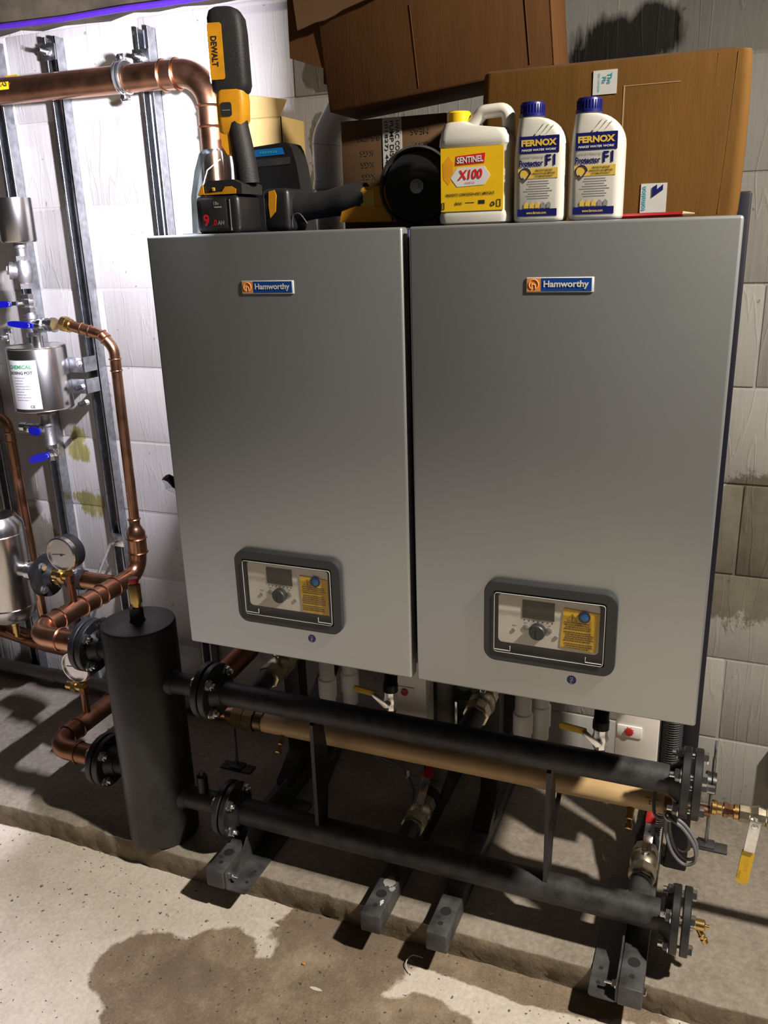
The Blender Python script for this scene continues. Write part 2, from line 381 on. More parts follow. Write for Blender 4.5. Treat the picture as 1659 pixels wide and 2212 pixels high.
def hexnut(m, p, axis, r, h, stud=0.0, washer=True):
    u, v, d = basis(axis); p = V(p)
    if washer: m.cyl(p, p + d * 0.002, r * 1.25, n=14); p = p + d * 0.002
    m.lathe(p, d, [(r, 0), (r, h * 0.85), (r * 0.86, h)], 6)
    if stud: m.cyl(p + d * h, p + d * (h + stud), r * 0.5, n=10)
    return m
def bead(m, c, axis, r): m.ring(c, axis, r * 1.06, r * 0.07 + 0.0012, 24, 6)
X, Y, Z = V((1, 0, 0)), V((0, 1, 0)), V((0, 0, 1))

# ================================================================== SETTING
build('floor', M().bx(-3.2, 4.4, -4.2, 1.0, -0.06, 0.0), 'floor_concrete', kind='structure', label='worn pale concrete floor with a wide wet brown stain')
build('ceiling', M().bx(-3.2, 4.4, -4.2, 1.0, 4.05, 4.12), 'ceiling_board', kind='structure', label='dark ceiling above the boilers')
WY = 0.74
wall = build('wall_back', M().bx(-3.2, 4.4, WY + 0.0028, WY + 0.10, 0.0, 4.05), 'painted_block', kind='structure', label='white painted concrete block wall with bare patches', loc=(0, WY, 0))
BL, BH, CR = 0.4465, 0.2245, 0.2295
def block_mesh(seed):
    rnd = random.Random(seed); m = M(); m.box((0, WY + 0.05, 0), (BL + rnd.uniform(-0.0015, 0.001), 0.10, BH + rnd.uniform(-0.0015, 0.001)), None, 0.0035, 2)
    return m
protos = []
for k in range(6):
    me_o = build('block', block_mesh(k), 'painted_block', wall, loc=(0, WY, 0)); protos.append(me_o)
first = [True] * 6; n_b = 0
for kz in range(-6, 3):
    zc = 1.42 + CR * (kz + 0.5)
    for kx in range(-5, 7):
        xc = -0.507 + 0.225 + 0.45 * kx + (0.225 if kz % 2 else 0.0)
        if xc < -2.0 or xc > 2.3: continue
        i = random.randrange(6)
        p = (xc, WY + random.uniform(-0.0015, 0.0025), zc)
        if first[i]: o = protos[i]; first[i] = False
        else: o = protos[i].copy(); col.objects.link(o)
        finish(o, wall, p); n_b += 1
for i in range(6):
    if first[i]: bpy.data.objects.remove(protos[i])

# beam along the head of the wall and the purple cable clipped to it
m = M(); nseg = 60
secs = []
for i in range(nseg + 1):
    x = -2.2 + 4.6 * i / nseg; j = lambda a: random.uniform(-a, a)
    z0 = 2.112 + j(0.006)
    secs.append([V((x, 0.80, z0)), V((x, 0.715 + j(0.003), z0 + j(0.003))), V((x, 0.705 + j(0.002), z0 + 0.012)), V((x, 0.70 + j(0.002), 2.26)), V((x, 0.70, 2.45)), V((x, 0.80, 2.45))])
m.loft(secs)
build('ceiling_beam', m, 'beam_concrete', label='dark stained concrete beam running above the white block wall', cat='beam', ang=30)
m = M(); m.tube([(-2.1 + i * 0.1, 0.692 + 0.002 * math.sin(i), 2.124 - 0.0005 * i + 0.0012 * math.sin(i * 1.7)) for i in range(42)], 0.0075, 10)
cab = build('purple_cable', m, 'purple_cable', label='purple cable clipped along the foot of the dark beam', cat='cable')
m = M(); m.box((-0.292, 0.686, 2.122), (0.009, 0.016, 0.026), None, 0.002); build('cable_clip', m, 'black_plastic', cab)

# plinth with a broken front edge
m = M(); PZ = 0.071; PYF = 0.0885
nx = 260; prof_n = 9; rows = []
rnd = random.Random(3)
def fbm(x, s): return sum(math.sin(x * f * s + ph) * a for f, ph, a in ((1, 0.3, 1), (2.3, 1.9, 0.6), (5.1, 4.0, 0.4), (11.7, 2.2, 0.3), (23.9, 0.7, 0.22)))
for i in range(nx + 1):
    x = -2.2 + 4.4 * i / nx
    e = 0.0022 * fbm(x, 9) + rnd.uniform(-0.0015, 0.0015); chip = max(0, fbm(x + 7, 5) - 1.3) * 0.010
    y0 = PYF + e
    rows.append([V((x, 0.737, PZ)), V((x, 0.40, PZ + 0.0)), V((x, 0.16, PZ + rnd.uniform(-0.0005, 0.0005))), V((x, y0 + 0.014 + chip, PZ)), V((x, y0 + 0.002 + chip, PZ - 0.004 - chip * 0.5)),
        V((x, y0 - 0.002 + rnd.uniform(-0.002, 0.002), PZ * 0.72)), V((x, y0 + rnd.uniform(-0.003, 0.002), PZ * 0.42)), V((x, y0 + 0.003 + rnd.uniform(-0.003, 0.002), PZ * 0.15)), V((x, y0 + 0.002, 0.0)), V((x, 0.737, 0.0))])
m.loft(rows)
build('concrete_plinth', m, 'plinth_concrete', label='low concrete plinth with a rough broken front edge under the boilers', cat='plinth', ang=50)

# dark broken hole in the wall beside the left boiler: cut through the blocks
cut_m = M(); pts = []
cut_m.prism([(0.034 * (1 + 0.12 * math.sin(3 * a) + 0.08 * math.sin(5 * a + 1)) * math.cos(a), 0.031 * (1 + 0.1 * math.sin(4 * a)) * math.sin(a)) for a in [2 * PI * i / 18 for i in range(18)]], (-0.562, 0.60, 0.832), X, Z, -0.18)
cutter = build('cutter', cut_m, 'black_paint')
bpy.context.view_layer.update()
for o in [q for q in col.objects if q.parent == wall or q == wall]:
    if o == wall or abs(WL[o].x + 0.562) < 0.26 and abs(WL[o].z - 0.832) < 0.15:
        md = o.modifiers.new('cut', 'BOOLEAN'); md.object = cutter; md.operation = 'DIFFERENCE'; md.solver = 'EXACT'
        bpy.context.view_layer.update()
        me = bpy.data.meshes.new_from_object(o.evaluated_get(bpy.context.evaluated_depsgraph_get())); o.modifiers.clear(); o.data = me; me.polygons.foreach_set('use_smooth', [False] * len(me.polygons))
bpy.data.objects.remove(cutter)

# ================================================================== BOILERS
BW, BHt, GAP, BZ = 0.5, 0.8202, 0.0108, 0.7375
BT = BZ + BHt
def boiler(x0, side, tag):
    b = thing('gas_boiler', 'grey cased wall boiler on the %s with its control window and round blue sticker' % side, 'boiler', (x0 + 0.25, 0.2, BZ), 'pair of grey boilers')
    build('casing', M().bx(x0 + 0.003, x0 + 0.497, 0.026, 0.42, BZ + 0.012, BT - 0.002, 0.004), 'navy', b, label='dark navy side casing')
    build('front_panel', M().bx(x0, x0 + BW, 0.0, 0.030, BZ, BT, 0.005, 3), 'grey_paint', b, label='smooth grey front door')
    # badge
    bd = build('badge', M().bx(x0 + 0.195, x0 + 0.298, -0.0016, 0.001, 1.4545, 1.4768, 0.0004), 'paper', b, label='blue and orange maker badge')
    build('blue_field', M().bx(x0 + 0.2178, x0 + 0.2950, -0.0021, -0.001, 1.4560, 1.4755), 'badge_blue', bd)
    build('orange_field', M().bx(x0 + 0.1962, x0 + 0.2168, -0.0021, -0.001, 1.4560, 1.4755), 'badge_orange', bd)
    build('lettering', M().text('Hamworthy', (x0 + 0.2564, -0.0024, 1.4655), X, Z, 0.069, 0.0128, 0.03), 'paper', bd)
    m = M(); cx, cz = x0 + 0.2065, 1.4664; R_ = 0.0073
    arc = [(cx + R_ * math.sin(a), -0.0024, cz + R_ * math.cos(a)) for a in [math.radians(-158 + 316 * i / 24) for i in range(25)]]
    h = [(cx - 0.0027, 0.0), (cx - 0.0027, 0)]
    m.tube(arc, 0.0006, 6)
    m.tube([(cx - 0.0027, -0.0024, cz - 0.0068), (cx - 0.0027, -0.0024, cz + 0.0018)], 0.0006, 6)
    m.tube([(cx - 0.0027, -0.0024, cz - 0.0014), (cx - 0.0008, -0.0024, cz + 0.0002), (cx + 0.0016, -0.0024, cz - 0.0002), (cx + 0.0027, -0.0024, cz - 0.002), (cx + 0.0027, -0.0024, cz - 0.0068)], 0.0006, 6)
    build('emblem', m, 'badge_orange_pale', bd)
    # control window
    cx, cz = x0 + 0.2478, 0.8885
    n_ = 6
    bz = M(); bz.frame(rr(0.230, 0.153, 0.022, n_, cx, cz), rr(0.196, 0.120, 0.006, n_, cx, cz), (0, 0.001, 0), X, Z, 0.006)
    bz.frame(rr(0.229, 0.152, 0.0215, n_, cx, cz), rr(0.226, 0.149, 0.020, n_, cx, cz), (0, -0.005, 0), X, Z, 0.006)
    bz.frame(rr(0.2295, 0.1525, 0.0216, n_, cx, cz), rr(0.196, 0.120, 0.006, n_, cx, cz), (0, -0.005, 0), X, Z, 0.004)
    bz.frame(rr(0.226, 0.149, 0.020, n_, cx, cz), rr(0.196, 0.120, 0.006, n_, cx, cz), (0, -0.009, 0), X, Z, 0.0025)
    bezel = build('window_bezel', bz, 'bezel', b, label='rounded charcoal frame around the controls')
    fs = build('control_fascia', M().bx(cx - 0.098, cx + 0.098, -0.0012, 0.001, cz - 0.060, cz + 0.060), 'black_plastic', b)
    fw = build('control_plate', M().prism(rr(0.176, 0.094, 0.008, 5, cx - 0.002, cz + 0.006), (0, -0.0012, 0), X, Z, 0.003), 'fascia', b, label='pale control plate behind the clear cover')
    yf = -0.0042
    build('display', M().bx(x0 + 0.2005, x0 + 0.2570, yf - 0.0008, yf + 0.001, 0.9000, 0.9340), 'lcd', fw)
    k = M().lathe((x0 + 0.229, yf, 0.8785), -Y, [(0.0148, 0), (0.0142, 0.010), (0.0125, 0.012)], 28); k.bx(x0 + 0.2282, x0 + 0.2298, yf - 0.0128, yf - 0.0118, 0.868, 0.886)
    build('dial_knob', k, 'bezel', fw)
    for (px, pz, pr_) in ((0.208, 0.882, 0.0056), (0.249, 0.882, 0.0056), (0.186, 0.874, 0.0034), (0.261, 0.8705, 0.0036)):
        build('button', M().lathe((x0 + px, yf, pz), -Y, [(pr_, 0), (pr_, 0.0012), (pr_ * 0.85, 0.0016)], 18), 'dial_grey', fw)
    t = M(); t.text('ESC', (x0 + 0.207, yf, 0.8905), X, Z, None, 0.0026); t.text('OK', (x0 + 0.249, yf, 0.8905), X, Z, None, 0.0026); t.text('RESET', (x0 + 0.187, yf, 0.8825), X, Z, None, 0.0022)
    for i in range(7): t.bx(x0 + 0.2035 + i * 0.0082, x0 + 0.2055 + i * 0.0082, yf - 0.0004, yf, 0.8950, 0.8965)
    build('lettering', t, 'black_print', fw)
    yl = build('warning_label', M().prism([(0.2725, 0.929), (0.3345, 0.925), (0.3295, 0.851), (0.2680, 0.8555)] if tag == 2 else [(0.2735, 0.9255), (0.3330, 0.922), (0.3345, 0.848), (0.2765, 0.8505)], (x0, yf - 0.0004, 0), X, Z, 0.0008), 'yellow_label', b, label='yellow warning label')
    yy = yf - 0.0014
    lx = 0.0 if tag == 2 else 0.003
    t = M(); tri = [(x0 + 0.2790 + lx, yy, 0.9075), (x0 + 0.2960 + lx, yy, 0.9065), (x0 + 0.2878 + lx, yy, 0.9195)]; t.tube(tri, 0.0004, 5, closed=True)
    t.text('!', (x0 + 0.2877 + lx, yy, 0.9115), X, Z, None, 0.0072, 0.04)
    for i in range(12):
        zz = 0.9035 - i * 0.0040 - (0.002 if i > 3 else 0) - (0.002 if i > 8 else 0)
        a = 0.2735 + lx + random.uniform(0, 0.004); bq = 0.326 + lx - random.uniform(0, 0.012)
        while a < bq:
            l = random.uniform(0.002, 0.006); t.bx(x0 + a, x0 + min(a + l, bq), yy - 0.0003, yy + 0.0002, zz - 0.0007, zz + 0.0006); a += l + 0.0011
    build('print', t, 'faded_print', yl)
    build('blue_button', M().lathe((x0 + 0.308, yf - 0.001, 0.9165), -Y, [(0.0105, 0), (0.0105, 0.002), (0.0078, 0.0022)], 24), 'navy_print', yl)
    build('blue_button_cap', M().lathe((x0 + 0.3085, yf - 0.0030, 0.9160), -Y, [(0.0072, 0), (0.0068, 0.001), (0.004, 0.0016)], 20), 'bright_blue', yl)
    cv = M(); cv.frame(rr(0.192, 0.115, 0.005, n_, cx, cz), rr(0.186, 0.109, 0.004, n_, cx, cz), (0, -0.001, 0), X, Z, 0.011)
    cv.prism(rr(0.192, 0.115, 0.005, n_, cx, cz), (0, -0.012, 0), X, Z, 0.0012)
    build('clear_cover', cv, 'clear_cover', b, label='clear plastic hinged cover')
    rim = M()
    rim.tube([(px, -0.0134, pz) for px, pz in rr(0.191, 0.114, 0.005, 4, cx, cz)], 0.0006, 6, closed=True)
    for sx in (-1, 1):
        rim.tube([(cx + sx * 0.094, -0.0136, cz - 0.0525), (cx + sx * 0.066, -0.0136, cz - 0.0525), (cx + sx * 0.066, -0.0136, cz - 0.0430)], 0.0008, 6)
    build('cover_rim', rim, 'tape_label', b)
    st = build('round_sticker', M().lathe((x0 + 0.2900, 0.0002, 0.7902), -Y, [(0.0082, 0), (0.0082, 0.0008)], 28), 'blue_sticker', b, label='small round blue sticker')
    build('lettering', M().text('Mk2', (x0 + 0.2900, -0.0009, 0.7902), Z, -X, 0.0125, None, 0.02), 'paper', st)
    return b
boiler(0.0, 'left', 1)
boiler(BW + GAP, 'right', 2)

# ================================================================== SUPPORT FRAMES
def rail_frame(xs, plate, label, name='support_frame'):
    t = thing(name, label, 'frame', ((xs[0] + xs[1]) / 2, 0.35, PZ), 'black steel boiler stands')
    for k, x in enumerate(xs):
        m = M(); y0, y1 = 0.017, 0.70; z0, z1 = PZ + 0.0005, PZ + 0.0485
        m.bx(x, x + 0.048, y0, y1, z0, z1, 0.004)
        r_ = build('rail', m, 'rail_paint', t, label='square steel rail overhanging the plinth edge')
        # holes in the top: ring rim with a dark bore standing just proud
        for (hy, hr) in ((0.087, 0.0125), (0.050, 0.0055)):
            h = M().lathe((x + 0.024, hy, z1 + 0.0003), Z, [(hr, 0), (hr, 0.0004), (0.0, 0.0004)], 22); build('bolt_hole', h, 'black_rubber', r_)
        up = M().bx(x, x + 0.048, 0.450, 0.498, z1, 1.603 if x > 0.8 else 1.50, 0.004)
        if x > 0.8: up = M().bx(0.971, 1.0212, 0.450, 0.498, PZ + 0.0005, 1.603, 0.004)
        build('upright', up, 'black_blue_reflection' if x > 0.8 else 'black_paint', t)
        a, b_ = V((x + 0.024, 0.372, z1 - 0.006)), V((x + 0.024, 0.712, 0.335)); d = (b_ - a)
        rot = Matrix((X, d.normalized(), X.cross(d.normalized()))).transposed()
        build('brace', M().box((a + b_) / 2, (0.046, d.length, 0.030), rot, 0.003), 'black_paint', t)
        if k == plate:
            s = 1 if plate == 0 else -1; xe = x + 0.048 if s > 0 else x
            xa, xb = sorted((xe, xe + s * 0.058))
            fp = M(); fp.prism(rr(0.058, 0.36, 0.008, 4, (xa + xb) / 2, 0.02 + 0.18), (0, 0, PZ + 0.0008), X, Y, 0.004)
            f_ = build('foot_plate', fp, 'rail_paint', t)
            for hy in (0.055, 0.093): build('bolt_hole', M().lathe(((xa + xb) / 2 + s * 0.012, hy, PZ + 0.005), Z, [(0.0045, 0), (0.0045, 0.0004), (0, 0.0004)], 16), 'black_rubber', f_)
            g = M(); g.prism([(0.022, PZ + 0.001), (0.34, PZ + 0.001), (0.34, 0.165), (0.19, 0.167), (0.150, 0.162), (0.118, 0.128), (0.105, 0.118), (0.022, 0.117)], (xe + (0.0005 if s > 0 else -0.0045), 0, 0), Y, Z, 0.004)
            build('gusset', g, 'rail_paint', t, label='upright gusset plate carrying the pipe')
            hb = M(); hexnut(hb, (xe + s * 0.005, 0.040, PZ + 0.028), X * s, 0.0075, 0.007, 0.014); build('bolt', hb, 'zinc', t)
            hb = M(); hexnut(hb, (xe + s * 0.005, 0.300, PZ + 0.030), X * s, 0.0075, 0.007, 0.014); build('bolt', hb, 'zinc', t)
            if s < 0: hb = M(); hexnut(hb, (x + 0.048, 0.040, PZ + 0.028), X, 0.0075, 0.006, 0, False); build('bolt', hb, 'zinc', t)
    return t
f1 = rail_frame((-0.046, 0.357), 0, 'black steel stand under the left boiler with a holed rail beside the tall black vessel')
rail_frame((0.511, 0.914), 1, 'black steel stand under the right boiler with the rail nearest the blank end flanges')
# white paint splashes on the second rail are a part of that rail
for i, (px, py, a, b_) in enumerate(((0.386, 0.128, 0.014, 0.020), (0.399, 0.108, 0.008, 0.010), (0.392, 0.062, 0.004, 0.010))):
    m = M(); rnd = random.Random(i)
    m.prism([(px + a * math.cos(q) * rnd.uniform(0.6, 1.15), py + b_ * math.sin(q) * rnd.uniform(0.6, 1.15)) for q in [2 * PI * j / 16 for j in range(16)]], (0, 0, PZ + 0.0486), X, Y, 0.0008)
    build('paint_splash', m, 'paper' if i == 2 else 'dial_grey', f1)

# ================================================================== HEADERS
HY, HZU, HZL = 0.15, 0.525, 0.197
hd = thing('pipe_header', 'black steel twin header pipes joined by upright plates in front of the boilers', 'pipe header', (0.47, HY, HZL))
RU, RLo = 0.0278, 0.0320
def flange(m, x, y, z, r=0.068, t=0.016): m.lathe((x - t / 2, y, z), X, [(r - 0.002, 0), (r, 0.002), (r, t - 0.002), (r - 0.002, t)], 44)
def fl_bolts(parent, xa, xb, y, z, nut_right=True, pcd=0.0525, r=0.0118):
    for a in (45, 135, 225, 315):
        q = math.radians(a); p = V((0, y + pcd * math.cos(q), z + pcd * math.sin(q))); m = M()
        if nut_right:
            hexnut(m, (xb, p.y, p.z), X, r, 0.009, 0.008); hexnut(m, (xa, p.y, p.z), -X, r, 0.008, 0.0, False)
        else:
            hexnut(m, (xa, p.y, p.z), -X, r, 0.010, 0.009); hexnut(m, (xb, p.y, p.z), X, r, 0.009, 0.0, False)
        m.cyl((xa, p.y, p.z), (xb, p.y, p.z), 0.0055, n=10)
        build('bolt', m, 'zinc', parent, label='zinc plated flange bolt')
def branch(x, z, y1, r): return M().lathe((x, HY, z), Y, [(r * 0.9, 0), (r, 0.03), (r, y1 - HY)], 24)
for nm, z, r, x0, x1 in (('upper', HZU, RU, -0.062, 1.004), ('lower', HZL, RLo, -0.040, 1.009)):
    build('header_pipe', M().cyl((x0, HY, z), (x1, HY, z), r, n=32), 'black_dusty', hd, label=nm + ' black header pipe')
    m = M(); flange(m, x0 + 0.004, HY, z); m.lathe((x0 + 0.010, HY, z), X, [(r + 0.016, 0), (r + 0.002, 0.022)], 28); build('flange', m, 'black_paint', hd)
    m = M(); flange(m, x1 - 0.001, HY, z); m.lathe((x1 - 0.008, HY, z), -X, [(r + 0.016, 0), (r + 0.002, 0.022)], 28); build('flange', m, 'black_paint', hd)
    m = M(); flange(m, x1 + 0.020, HY, z); build('blind_flange', m, 'black_paint', hd, label='blank end flange')
    fl_bolts(hd, x0 - 0.024, x0 + 0.012, HY, z, True)
    fl_bolts(hd, x1 - 0.009, x1 + 0.028, HY, z, False)
for x, z, y1, r in ((0.030, HZU, 0.245, 0.023), (0.556, HZU, 0.245, 0.023), (0.404, HZL, 0.232, 0.023), (0.932, HZL, 0.240, 0.023)):
    build('branch_pipe', branch(x, z, y1, r), 'black_dusty', hd)
for x in (0.198, 0.738):
    m = M(); m.prism([(HY - 0.020, HZL - 0.012), (HY - 0.018, HZL + 0.03), (HY - 0.018, HZU - 0.03), (HY + 0.020, HZU - 0.02), (HY + 0.034, HZU - 0.05), (HY + 0.050, 0.385), (HY + 0.062, 0.352), (HY + 0.112, 0.346), (HY + 0.122, 0.364), (HY + 0.134, 0.345), (HY + 0.042, HZL + 0.10), (HY + 0.030, HZL + 0.02)], (x, 0, 0), Y, Z, 0.009)
    build('spacer_plate', m, 'black_paint', hd, label='upright black steel plate welded between the two pipes')

# ---- low loss separator vessel
SX, SY = -0.268, 0.158
sp = thing('separator_vessel', 'tall black cylindrical vessel with four flanged branches standing on the plinth', 'vessel', (SX, SY, PZ))
build('body', M().lathe((SX, SY, PZ + 0.0008), Z, [(0.084, 0), (0.0895, 0.005), (0.0895, 0.597), (0.087, 0.602), (0.083, 0.6035)], 48), 'black_paint', sp)
m = M().lathe((SX, SY, 0.672), Z, [(0.022, 0), (0.017, 0.008), (0.016, 0.040)], 20); build('top_stub', m, 'black_paint', sp)
for z, xf_, r in ((HZU, -0.062 - 0.016, 0.0265), (HZL, -0.040 - 0.016, 0.0285)):
    m = M().lathe((SX + 0.06, SY - 0.004, z), X, [(r, 0), (r, xf_ - SX - 0.06)], 28); build('branch_pipe', m, 'black_dusty', sp)
    m = M(); m.lathe((SX + 0.075, SY - 0.004, z), X, [(r + 0.010, 0), (r + 0.001, 0.020)], 28); build('weld', m, 'black_dusty', sp)
    m = M(); flange(m, xf_ - 0.0, HY, z); build('flange', m, 'black_paint', sp)
LZU, LZL = 0.585, 0.247
for z, xf_ in ((LZU, -0.412), (LZL, -0.418)):
    r = 0.028
    build('branch_pipe', M().lathe((SX - 0.06, SY, z), -X, [(r, 0), (r, SX - 0.06 - xf_)], 28), 'black_dusty', sp)
    m = M(); flange(m, xf_, SY, z); m.lathe((xf_ + 0.006, SY, z), X, [(r + 0.015, 0), (r + 0.002, 0.022)], 28); build('flange', m, 'black_paint', sp)
    fl_bolts(sp, xf_ - 0.030, xf_ + 0.008, SY, z, True)
for x, z in ((-0.372, LZU + 0.026), (-0.130, HZL + 0.026)):
    m = M().lathe((x, SY - 0.002, z - 0.006), Z, [(0.014, 0), (0.0135, 0.050), (0.010, 0.052)], 16); m.lathe((x, SY - 0.002, z + 0.046), Z, [(0.0075, 0), (0.0075, 0.010)], 6)
    build('sensor_pocket', m, 'black_paint', sp)
v = thing('air_vent', 'small brass vent with a dark red cap on top of the black vessel', 'valve', (SX + 0.003, SY, 0.7125))
build('body', M().lathe((SX + 0.003, SY, 0.7125), Z, [(0.010, 0), (0.010, 0.010), (0.0145, 0.012), (0.0145, 0.058), (0.013, 0.061)], 20), 'brass', v)
build('red_cap', M().lathe((SX + 0.003, SY, 0.7738), Z, [(0.011, 0), (0.012, 0.003), (0.011, 0.013), (0.006, 0.015)], 18), 'red_plastic', v)

# ================================================================== COPPER AND VALVES ON THE LEFT
def sleeve(m, a, b, r):
    a = V(a); b = V(b); m.cyl(a, b, r * 1.045, n=24); bead(m, a, b - a, r); bead(m, b, b - a, r)
RC = 0.0270
def flow_pipe(name, z, label):
    t = thing(name, label, 'pipe', (-0.612, 0.35, z - 0.03)); return t
# upper 54 mm copper from the vessel back to the wall, then up as a thin pipe to the dosing pot
cp = flow_pipe('copper_flow_pipe', LZU, 'large copper pipe from the upper vessel flange back and up to the dosing pot')
xc = -0.615
build('adaptor', M().cyl((-0.436, SY, LZU), (-0.470, SY, LZU), RC * 1.06, n=24).cyl((-0.440, SY, LZU), (-0.452, SY, LZU), RC * 1.2, n=8), 'brass', cp, label='brass flange adaptor')
m = M(); flange(m, -0.433, SY, LZU); build('flange', m, 'black_paint', cp)
build('pipe', M().tube(fillet([(-0.468, SY, LZU), (xc, SY, LZU), (xc, 0.600, LZU), (-0.606, 0.600, 0.705)], 0.055), RC, 24), 'copper', cp)
m = M(); sleeve(m, (-0.470, SY, LZU), (-0.520, SY, LZU), RC); build('coupling', m, 'copper', cp)
for ya, yb in ((0.212, 0.255), (0.345, 0.395), (0.430, 0.485)):
    m = M(); sleeve(m, (xc, ya, LZU), (xc, yb, LZU), RC); build('coupling', m, 'copper', cp)
m = M(); sleeve(m, (-0.607, 0.600, 0.655), (-0.606, 0.600, 0.700), RC); m.lathe((-0.606, 0.60, 0.70), Z, [(RC, 0), (RC * 1.04, 0.018), (0.020, 0.034), (0.0165, 0.040), (0.0165, 0.062)], 24); bead(m, (-0.606, 0.6, 0.76), Z, 0.0165); build('reducer', m, 'copper', cp)
rt = 0.0152
riser = fillet([(-0.605, 0.600, 0.74), (-0.600, 0.600, 1.268), (-0.632, 0.595, 1.305), (-0.730, 0.580, 1.332)], [0, 0.05, 0.05, 0])
build('riser', M().tube(riser, rt, 18), 'copper', cp, label='thin copper riser')
m = M(); sleeve(m, (-0.6005, 0.60, 1.205), (-0.600, 0.60, 1.238), rt); build('elbow_fitting', m, 'copper', cp)
m = M(); sleeve(m, (-0.621, 0.597, 1.293), (-0.633, 0.595, 1.306), rt); build('elbow_fitting', m, 'copper', cp)
m = M(); sleeve(m, (-0.668, 0.590, 1.315), (-0.692, 0.586, 1.322), rt); build('elbow_fitting', m, 'copper', cp)
m = M(); m.cyl((-0.724, 0.581, 1.330), (-0.752, 0.577, 1.338), 0.0195, n=24); m.lathe((-0.736, 0.579, 1.334), V((-0.962, -0.14, 0.27)), [(0.022, 0), (0.022, 0.014)], 6); build('compression_nut', m, 'brass', cp)
# lower return
cr = flow_pipe('copper_return_pipe', LZL, 'shade-darkened copper pipe from the lower vessel flange running back under the gauges')
xr = -0.612
m = M(); flange(m, -0.439, SY, LZL); build('flange', m, 'black_paint', cr)
build('adaptor', M().cyl((-0.442, SY, LZL), (-0.476, SY, LZL), RC * 1.06, n=24), 'brass', cr)
build('pipe', M().tube(fillet([(-0.474, SY, LZL), (xr, SY, LZL), (xr, 0.70, LZL)], 0.055), RC, 24), 'copper_shaded', cr)
m = M(); sleeve(m, (-0.476, SY, LZL), (-0.522, SY, LZL), RC); build('coupling', m, 'copper_shaded', cr)
for ya, yb in ((0.214, 0.256), (0.40, 0.45)):
    m = M(); sleeve(m, (xr, ya, LZL), (xr, yb, LZL), RC); build('coupling', m, 'copper_shaded', cr)

def gauge(px, py, z0, c, label):
    """dial thermometer on a brass stem rising from a pipe at (px, py, z0); dial centre c"""
    c = V(c); t = thing('dial_gauge', label, 'gauge', (px, py, z0), 'round dial gauges')
    m = M(); m.cyl((px, py, z0), (px, py, c.z - 0.055), 0.0105, n=16); m.lathe((px, py, c.z - 0.072), Z, [(0.014, 0), (0.014, 0.018)], 8)
    build('stem', m, 'copper_shaded', t)
    m = M(); m.cyl((px + 0.004, py, c.z - 0.058), (px - 0.055, py - 0.0, c.z - 0.058), 0.0125, n=16); m.lathe((px - 0.020, py, c.z - 0.058), -X, [(0.0165, 0), (0.0165, 0.014)], 8); m.cyl((px, py, c.z - 0.07), (c.x, c.y + 0.02, c.z - 0.03), 0.009, n=12)
    build('brass_tee', m, 'brass', t)
    build('case', M().lathe(c + V((0, 0.006, 0)), Y, [(0.048, 0), (0.048, 0.034), (0.040, 0.042)], 36), 'black_plastic', t)
    build('rim', M().lathe(c + V((0, 0.012, 0)), -Y, [(0.0495, 0), (0.0495, 0.014), (0.046, 0.017), (0.0425, 0.017), (0.0425, 0.012)], 36), 'stainless', t)
    d = build('dial', M().lathe(c + V((0, 0.002, 0)), -Y, [(0.0425, 0), (0.0425, 0.001)], 36), 'gauge_face', t)
    p = M(); p.tube([c + V((0.012, -0.0008, 0.002)), c + V((-0.032, -0.0008, -0.002))], 0.0011, 6); p.lathe(c + V((0.0, 0.001, 0)), -Y, [(0.004, 0), (0.004, 0.002)], 12)
    for i in range(11):
        a = math.radians(-135 + 27 * i); q = V((math.sin(a), 0, math.cos(a))); p.tube([c + q * 0.0335 + V((0, 0.0006, 0)), c + q * 0.038 + V((0, 0.0006, 0))], 0.0006, 5)
    build('pointer', p, 'black_print', d)
    return t
gauge(xc, 0.318, LZU + 0.02, (-0.640, 0.325, 0.742), 'round dial gauge with black case above the large upper copper pipe')
gauge(xr, 0.300, LZL + 0.02, (-0.636, 0.308, 0.408), 'round dial gauge half hidden behind the black vessel flange, above the lower pipe')

# stainless vessel with its flanged outlet, joining the upper copper pipe
sv = thing('stainless_vessel', 'stainless steel upright vessel cut by the left edge of the picture', 'vessel', (-1.055, 0.50, 0.40))
build('body', M().lathe((-1.055, 0.50, 0.41), Z, [(0.02, 0), (0.060, 0.006), (0.078, 0.030), (0.080, 0.060), (0.080, 0.295), (0.078, 0.325), (0.060, 0.350), (0.02, 0.358)], 40), 'stainless', sv)
for z in (0.465, 0.705): 
    m = M(); m.ring((-1.055, 0.50, z), Z, 0.0803, 0.0022, 40, 6); build('seam_band', m, 'stainless', sv)
build('outlet', M().cyl((-0.985, 0.50, 0.590), (-0.948, 0.50, 0.590), 0.024, n=24), 'stainless', sv)
m = M(); m.cyl((-0.951, 0.50, 0.590), (-0.930, 0.50, 0.590), 0.029, n=28); m.box((-0.940, 0.49, 0.625), (0.012, 0.014, 0.012), None, 0.002); build('clamp', m, 'zinc', sv)
build('rubber_sleeve', M().cyl((-0.932, 0.50, 0.590), (-0.905, 0.50, 0.590), 0.0275, n=24), 'black_rubber', sv)
build('spigot', M().cyl((-0.908, 0.50, 0.590), (-0.885, 0.50, 0.590), 0.025, n=24), 'steel_cast', sv)
build('drain_cock', M().lathe((-1.045, 0.495, 0.352), Z, [(0.007, 0), (0.007, 0.012), (0.011, 0.014), (0.011, 0.040), (0.013, 0.042), (0.013, 0.062)], 16), 'brass', sv)
pf = thing('pump_flange', 'black round flange with bolts beside the stainless vessel outlet', 'flange', (-0.87, 0.50, 0.52))
build('disc', M().lathe((-0.885, 0.50, 0.585), X, [(0.068, 0), (0.068, 0.004), (0.066, 0.018), (0.040, 0.022), (0.030, 0.040)], 44), 'black_paint', pf)
